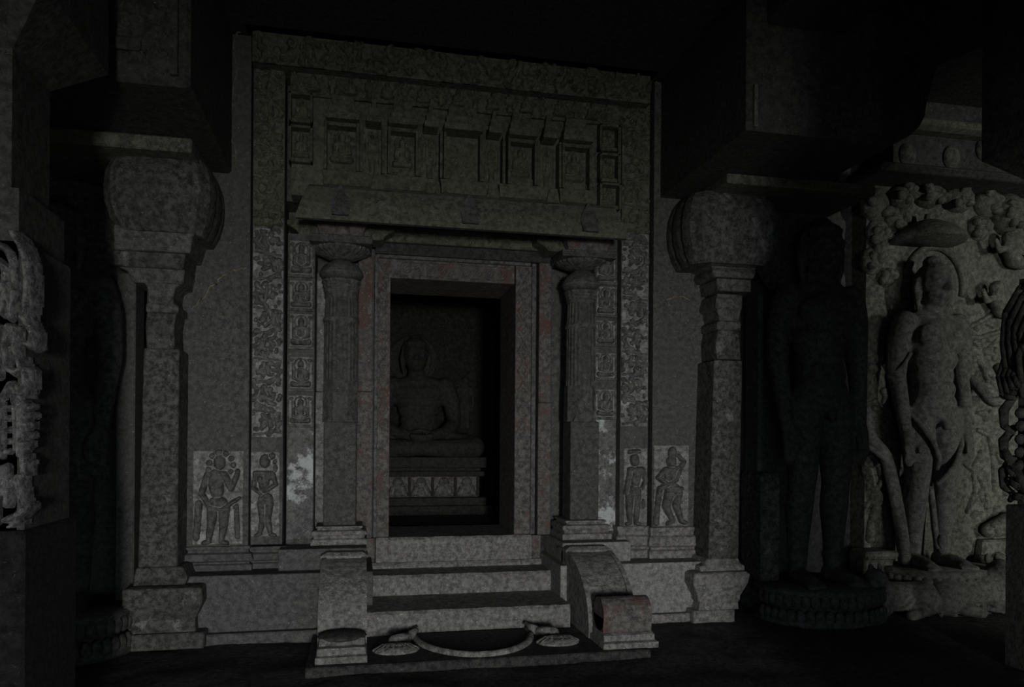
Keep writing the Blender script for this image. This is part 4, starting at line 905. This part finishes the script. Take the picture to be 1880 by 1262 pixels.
for c_ in s3.children: c_.matrix_parent_inverse = Matrix.Translation(s3.location).inverted()
MB().box(cxr - .5, cxr + .75, cyr - .18, YR, FLOOR - .02, z0r - .34).build('rough_foot', 'statue', s3, bevel=.03); s3.children[-1].matrix_parent_inverse = Matrix.Translation(s3.location).inverted()
# recumbent animals at the foot
def animal(px, py, sgn, label, s=1.0):
    Yg = -.22; x, z = at(px, py, Yg); a = thing('animal_carving', label, 'carving', (x, Yg, FLOOR)); mb = MB()
    f = FLOOR
    mb.limb([(x - .2 * s * sgn, Yg, f + .17 * s, .17 * s), (x, Yg, f + .18 * s, .15 * s), (x + .22 * s * sgn, Yg, f + .2 * s, .15 * s)])
    mb.ball((x - .22 * s * sgn, Yg - .08 * s, f + .13 * s), (.17 * s, .1 * s, .14 * s))
    mb.limb([(x - .1 * s * sgn, Yg - .14 * s, f + .06 * s, .06 * s), (x + .05 * s * sgn, Yg - .17 * s, f + .03 * s, .05 * s)])
    mb.limb([(x + .25 * s * sgn, Yg - .1 * s, f + .1 * s, .06 * s), (x + .42 * s * sgn, Yg - .16 * s, f + .03 * s, .05 * s)])
    mb.limb([(x + .25 * s * sgn, Yg, f + .26 * s, .11 * s), (x + .34 * s * sgn, Yg - .04 * s, f + .36 * s, .1 * s)]); mb.ball((x + .36 * s * sgn, Yg - .06 * s, f + .38 * s), (.11 * s, .12 * s, .1 * s)); mb.ball((x + .44 * s * sgn, Yg - .14 * s, f + .35 * s), (.06 * s, .07 * s, .055 * s))
    for e in (-1, 1): mb.ball((x + .32 * s * sgn + e * .05 * s, Yg + .0, f + .48 * s), (.03 * s, .025 * s, .05 * s))
    mb.limb([(x - .34 * s * sgn, Yg + .05 * s, f + .14 * s, .03 * s), (x - .4 * s * sgn, Yg - .06 * s, f + .05 * s, .025 * s), (x - .25 * s * sgn, Yg - .2 * s, f + .03 * s, .025 * s)])
    mb.build('animal_body', 'statue', a, remesh=.015); rel(a)
animal(1658, 1150, -1, 'rounded recumbent animal carving at the left foot of the lotus pedestal', .85)
animal(1765, 1150, 1, 'recumbent animal carving in the middle below the lotus pedestal', .95)
animal(1850, 1150, 1, 'recumbent animal carving half behind the right edge pillar', .8)
# upper frieze at the far right
fr = thing('upper_frieze', 'broken dark frieze of garlands above the far right relief', 'frieze', (AX(1760, 290, .1), .1, AZ(1760, 330, .1)))
xa, xb = AX(1640, 290, .1), AX(1960, 290, .1); z0_, z1_ = AZ(1760, 318, .1), AZ(1760, 252, .1)
MB().box(xa, xb, .1, .5, ztop, CEIL).build('backing', 'black', fr)
MB().stack([(xa + .05, xb, .0, .12, z1_ - .02), (xa + .03, xb, -.06, .12, z1_ + .01), (xa + .03, xb, -.06, .12, z1_ + .06), (xa + .1, xb, -.02, .12, z1_ + .09)]).build('cornice', 'wall_up', fr, bevel=.01)
MB().stack([(xa - .25, xb, -.05, .4, ztop - .02), (xa - .25, xb, -.10, .4, ztop + .03), (xa - .2, xb, .0, .4, z0_)]).build('ledge', 'black', fr, bevel=.01)
for px, py in ((1665, 285), (1805, 275), (1872, 285), (1745, 290)):
    x, z = at(px, py, .1); MB().ball((x, .1, z), (.09, .06, .11)).build('garland_boss', 'relief_bg', fr, smooth=True)
rel(fr)

# ------------------------------------------------------------------ seated saint in the sanctum
cys = 3.15; cxj = AX(769, 740, cys); zj = AZ(769, 838, cys)
sj = thing('seated_statue', 'seated meditating stone statue inside the dark sanctum doorway', 'statue', (cxj, cys, PODZ))
Hj = AZ(762, 620, cys) - zj; u = Hj
mb = MB(); def_ = lambda *pts: mb.limb([(x * u, y * u, z * u, r * u) for x, y, z, r in pts])
head(mb, (-.03 * u, -.03 * u, .84 * u), .145 * u, 0, True)
def_((-.02, .0, .70, .075), (-.01, .0, .64, .085))
for (z, rx, ry) in ((.60, .21, .10), (.54, .235, .13), (.46, .215, .135), (.38, .175, .12), (.30, .16, .115), (.22, .175, .12), (.15, .21, .14)): mb.ball((0, 0, z * u), (rx * u, ry * u, .085 * u), 18, 10)
for sg in (-1, 1):
    def_((sg * .225, 0, .585, .085), (sg * .275, .01, .48, .075), (sg * .295, -.0, .34, .062), (sg * .29, -.04, .27, .058), (sg * .2, -.17, .20, .05), (sg * .08, -.25, .17, .042))
    for i in range(4): def_((sg * .08, -.26 - .02 * i, .17, .018), (sg * .0, -.275 - .022 * i, .165, .017), (-sg * .06, -.27 - .02 * i, .16, .014))
    def_((sg * .06, -.25, .2, .02), (sg * .01, -.26, .215, .016))
    def_((sg * .14, -.02, .12, .12), (sg * .36, -.16, .09, .105), (sg * .44, -.22, .08, .09)); def_((sg * .44, -.23, .075, .085), (sg * .2, -.32, .07, .075), (-sg * .05, -.33, .075, .06), (-sg * .18, -.32, .09, .045))
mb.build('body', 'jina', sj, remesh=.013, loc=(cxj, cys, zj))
sc_ = 1.0
pw = .62
def pedbox(nm, w, d0, z0, z1, mat='jina'): return MB().box(cxj - w, cxj + w, cys - d0, cys + .4, z0, z1).build(nm, mat, sj, bevel=.008)
zz = [AZ(790, p_, cys - .3) for p_ in (960, 935, 905, 872, 862, 852, 838)]
zz[0] = PODZ - .03
pedbox('pedestal_foot', .80, .52, zz[0], PODZ + .08); pedbox('pedestal_foot', .74, .47, PODZ + .08, PODZ + .17)
pf = pedbox('pedestal_face', .66, .38, PODZ + .17, zj - .22, 'jamb')
pedbox('pedestal_fillet', .72, .45, zj - .22, zj - .16); pedbox('pedestal_fillet', .68, .41, zj - .16, zj - .12); pedbox('pedestal_seat', .74, .47, zj - .12, zj + .0)
zq0, zq1 = PODZ + .18, zj - .23
for k in range(5):
    x = cxj - .52 + k * .26; hh = zq1 - zq0
    S = [('e', x, zq0 + hh * .68, .06, .07, .05), ('c', x, zq0 + hh * .5, .05, x, zq0 + hh * .2, .07, .05), ('c', x - .06, zq0 + hh * .45, .025, x - .09, zq0 + hh * .1, .025, .04), ('c', x + .06, zq0 + hh * .45, .025, x + .09, zq0 + hh * .1, .025, .04)]
    carve('lion_figure', S, x - .14, x + .14, zq0, zq1, cys - .38, 'carve', pf, res=.009)
for k in range(6): MB().box(cxj - .665 + k * .26, cxj - .635 + k * .26, cys - .42, cys - .3, zq0, zq1).build('pedestal_post', 'jina', sj, bevel=.004)
for c_ in sj.children: c_.matrix_parent_inverse = Matrix.Translation(sj.location).inverted()
# back slab with attendant carving
bs = thing('throne_back', 'dim carved throne back with an attendant behind the seated statue', 'relief', (cxj, cys + .4, PODZ))
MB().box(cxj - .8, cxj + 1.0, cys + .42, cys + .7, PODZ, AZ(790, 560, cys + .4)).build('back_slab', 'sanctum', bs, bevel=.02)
x, z = AX(853, 780, cys + .42), AZ(853, 790, cys + .42)
carve('attendant_figure', place(STAND, x, z, .5, AZ(853, 690, cys + .42) - z, .3), x - .3, x + .3, z - .05, z + 1.2, cys + .42, 'jina', bs, res=.012)
MB().lathe([(.22, 0), (.30, .01), (.31, .04), (.29, .06), (.2, .07)], 0, 0, 32).build('halo', 'jina', bs); hl = bs.children[-1]; hl.rotation_euler = (math.pi / 2, 0, 0); hl.location = (cxj - .04, cys + .45, zj + .84 * u)
for c_ in bs.children: c_.matrix_parent_inverse = Matrix.Translation(bs.location).inverted()

# ------------------------------------------------------------------ foreground pillars
def foreground_pillar(xedge, sgn, y0, y1, label, mat, bmat, seed, front=False):
    """square block below, vase-and-foliage carving above; xedge is the inner face, sgn points outwards"""
    w = .62; xo = xedge + sgn * w; cx = (xedge + xo) / 2; cy = (y0 + y1) / 2
    a, b = sorted((xedge, xo)); p = thing('foreground_pillar', label, 'pillar', (cx, cy, FLOOR)); zb_ = 1.09
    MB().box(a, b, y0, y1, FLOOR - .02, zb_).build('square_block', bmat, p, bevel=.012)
    q = .05
    MB().stack([(a + q, b - q, y0 + q, y1 - q, zb_ - .01), (a + q, b - q, y0 + q, y1 - q, zb_ + 1.48)]).build('core', 'black', p)  # black stands in for shade on the pillar's sides
    MB().stack([(a + .1, b - .1, y0 + .1, y1 - .1, zb_ + 1.47), (a + .1, b - .1, y0 + .1, y1 - .1, zb_ + 2.1), (a - .1, b + .1, y0 - .1, y1 + .1, zb_ + 2.3), (a - .1, b + .1, y0 - .1, y1 + .1, CEIL)]).build('neck', 'black', p)
    r = random.Random(seed)
    faces = [(Vector((cx, y0 + .035, 0)), Vector((1, 0, 0)), Vector((0, -1, 0)))]
    faces.append((Vector((xedge + sgn * .04, cy, 0)), Vector((0, 1, 0)), Vector((-sgn, 0, 0))))
    if front:
        faces = []; S = []
        for t in FRONT:
            for mir in (0, 1):
                q = [at(t[k], t[k + 1], y0) for k in range(0, len(t) - 1, 2)]; sc = 3.05 / F * t[-1]
                q = [((2 * cx - x_) if mir else x_, z_) for x_, z_ in q]
                dep = .05 + sc * 1.9
                if len(q) == 1: S.append(('e', q[0][0], q[0][1], sc, sc, dep))
                for a_, b_ in zip(q, q[1:]): S.append(('c', a_[0], a_[1], sc, b_[0], b_[1], sc, dep))
        za, zc = zb_ - .02, at(30, 412, y0)[1]
        carve('leaf_carving', S, a - .05, b + .06, za, zc, y0 + .06, mat, p, res=.007, back=.06)
        MB().box(a + .02, b - .02, y0 + .05, y1 - .05, za, zc - .06).build('carving_ground', 'black', p)  # black again, so the side turned from the light stays dark
    for fi, (o0, t, d) in enumerate(faces):
        hw = w / 2; out = 1.0 if (fi == 0) == (sgn < 0) else .55
        def pt(u, z, k): v = o0 + t * u + d * (k * out); return (v.x, v.y, z)
        def ribbon(pts, rr):
            q = []
            for (u, z, k, r_) in pts: q.append((*pt(u, zb_ + z, k), r_ * rr))
            return q
        for sd in (-1, 1):
            # big drooping frond curling over the corner, with veins
            fr_ = MB()
            for k in range(5):
                f = 1 - k * .16
                fr_.limb(ribbon([(sd * hw * .08, 1.42 - .02 * k, .0, .035), (sd * hw * (.55 - .08 * k), 1.40 - .05 * k, .05, .04), (sd * hw * (.86 - .12 * k), 1.26 - .05 * k, .06, .04), (sd * hw * (.95 - .15 * k), 1.06, .055, .036), (sd * hw * (.9 - .16 * k), .90 + .02 * k, .05, .03), (sd * hw * (.74 - .13 * k), .84 + .02 * k, .05, .022)], .8), 7)
            fr_.build('leaf_frond', mat, p, smooth=True)
            c2 = MB()
            for k in range(4): c2.limb(ribbon([(sd * hw * (.98 - .1 * k), .98 - .03 * k, .03, .028), (sd * hw * (1.02 - .12 * k), .84, .06, .036), (sd * hw * (.92 - .13 * k), .72 + .02 * k, .06, .034), (sd * hw * (.72 - .1 * k), .70 + .03 * k, .05, .024)], .85), 7)
            c2.build('leaf_curl', mat, p, smooth=True)
            for k in range(6): MB().ball(pt(sd * hw * .62, zb_ + .60 - .085 * k, .03), (.034, .034, .036), 10, 7).build('bead', mat, p, smooth=True)
            c3 = MB()
            for k in range(3): c3.limb(ribbon([(sd * hw * (.86 - .03 * k), .70 - .2 * k, .02, .03), (sd * hw * .98, .62 - .2 * k, .05, .036), (sd * hw * .96, .52 - .2 * k, .05, .03), (sd * hw * .82, .48 - .2 * k, .03, .022)], .85), 7)
            c3.build('side_leaf', mat, p, smooth=True)
            c4 = MB()
            for k in range(4): c4.limb(ribbon([(sd * hw * .25, .05, .02, .03), (sd * hw * (.45 + .1 * k), .05 + .07 * k, .05, .034), (sd * hw * (.72 + .08 * k), .06 + .1 * k, .05, .03), (sd * hw * (.86 + .04 * k), .03 + .11 * k, .03, .02)], .9), 7)
            c4.build('foot_leaf', mat, p, smooth=True)
        c5 = MB()
        for k in range(5): c5.limb(ribbon([((k - 2) * .07, 1.2, .02, .03), ((k - 2) * .085, .95, .06, .036), ((k - 2) * .075, .72, .05, .03)], .9), 7)
        c5.build('vase_gadroon', mat, p, smooth=True)
        c6 = MB()
        for k in range(5): c6.limb(ribbon([((k - 2) * .05, .62, .02, .026), ((k - 2) * .055, .2, .03, .028)], .9), 7)
        c6.build('vase_foot', mat, p, smooth=True)
    rel(p)
FRONT = [(-12, 445, 0, 450, 11, 460, 21, 483, 25, 515, 23, 552, 16, 584, 6), (23, 428, 37, 450, 46, 478, 50, 515, 48, 552, 41, 584, 8), (-20, 470, -8, 478, 7, 492, 9, 529, 2, 575, 7), (-20, 500, -8, 520, -10, 560, 8),
 (44, 588, 58, 611, 55, 634, 44, 630, 7), (14, 598, 7, 639, 11, 676, 28, 687, 34, 680, 7), (28, 602, 25, 639, 34, 671, 6), (-10, 600, -14, 640, -8, 690, 8), (44, 680, 46, 703, 39, 722, 8), (0, 731, 16, 703, 5), (21, 740, 18, 703, 4), (30, 738, 23, 708, 4),
 (10, 749, 6.5), (10, 768, 6.5), (11, 790, 6.5), (11, 811, 6.5), (11, 830, 6.5), (23, 740, 25, 827, 4), (34, 740, 32, 837, 5), (44, 745, 5.5), (46, 762, 6), (45, 780, 6), (43, 798, 6), (40, 816, 6), (-3, 740, -3, 840, 5), (-16, 740, -16, 840, 6), (-28, 740, -28, 900, 6),
 (5, 860, 2, 905, 9), (18, 882, 11, 928, 8), (28, 875, 36, 928, 5), (38, 840, 41, 870, 5), (9, 956, 24, 952, 44, 933, 8), (14, 968, 30, 962, 5), (-15, 870, -15, 960, 9), (36, 858, 44, 850, 4), (-30, 450, -40, 500, -38, 560, 9), (-30, 600, -40, 650, -35, 720, 9)]
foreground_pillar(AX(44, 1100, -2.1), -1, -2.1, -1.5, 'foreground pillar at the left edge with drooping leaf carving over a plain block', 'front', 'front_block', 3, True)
foreground_pillar(AX(1843, 1100, -1.5), 1, -2.1, -1.5, 'unlit foreground pillar at the right edge with leaf carving over a plain block', 'black', 'black', 7)  # shade of its unlit faces is put into the black stone
# hall pillar standing beside the visitor; it shades the right-hand dark statue
hp = thing('hall_pillar', 'plain square hall pillar standing just outside the right side of the view', 'pillar', (2.68, -5.2, FLOOR))
hx0, hx1 = 2.21, 2.97
MB().stack([(hx0 - .06, hx1 + .06, -5.6, -4.8, FLOOR - .02), (hx0 - .06, hx1 + .06, -5.6, -4.8, .45), (hx0, hx1, -5.54, -4.86, .52)]).build('base', 'black', hp)
MB().box(hx0, hx1, -5.54, -4.86, .5, 3.6).build('shaft', 'black', hp, bevel=.02)
MB().stack([(hx0, hx1, -5.54, -4.86, 3.6), (hx0 - .25, hx1 + .25, -5.8, -4.6, 4.0), (hx0 - .25, hx1 + .25, -5.8, -4.6, CEIL)]).build('capital', 'black', hp)
rel(hp)

for nm, g in (('porch_column', 'columns flanking the doorway'), ('carved_pilaster', 'carved pilaster bands beside the porch'), ('wall_pilaster', 'broad pilasters outside the porch'), ('door_pilaster', 'flat pilasters around the door frame'), ('engaged_pillar', 'great engaged pillars'), ('foreground_pillar', 'foreground pillars'), ('standing_statue', 'standing statues along the back wall'), ('stair_balustrade', 'balustrades of the stair'), ('animal_carving', 'animals at the foot of the right statue'), ('bracket_beam', 'bracket beams'), ('ceiling_beam', 'ceiling beams'), ('foliage_frieze', 'foliate friezes under the ceiling'), ('stone_post', 'stone posts beside the dark statues')):
    for o in scene.objects:
        if o.parent is None and o.name.split('.')[0] == nm: o['group'] = g
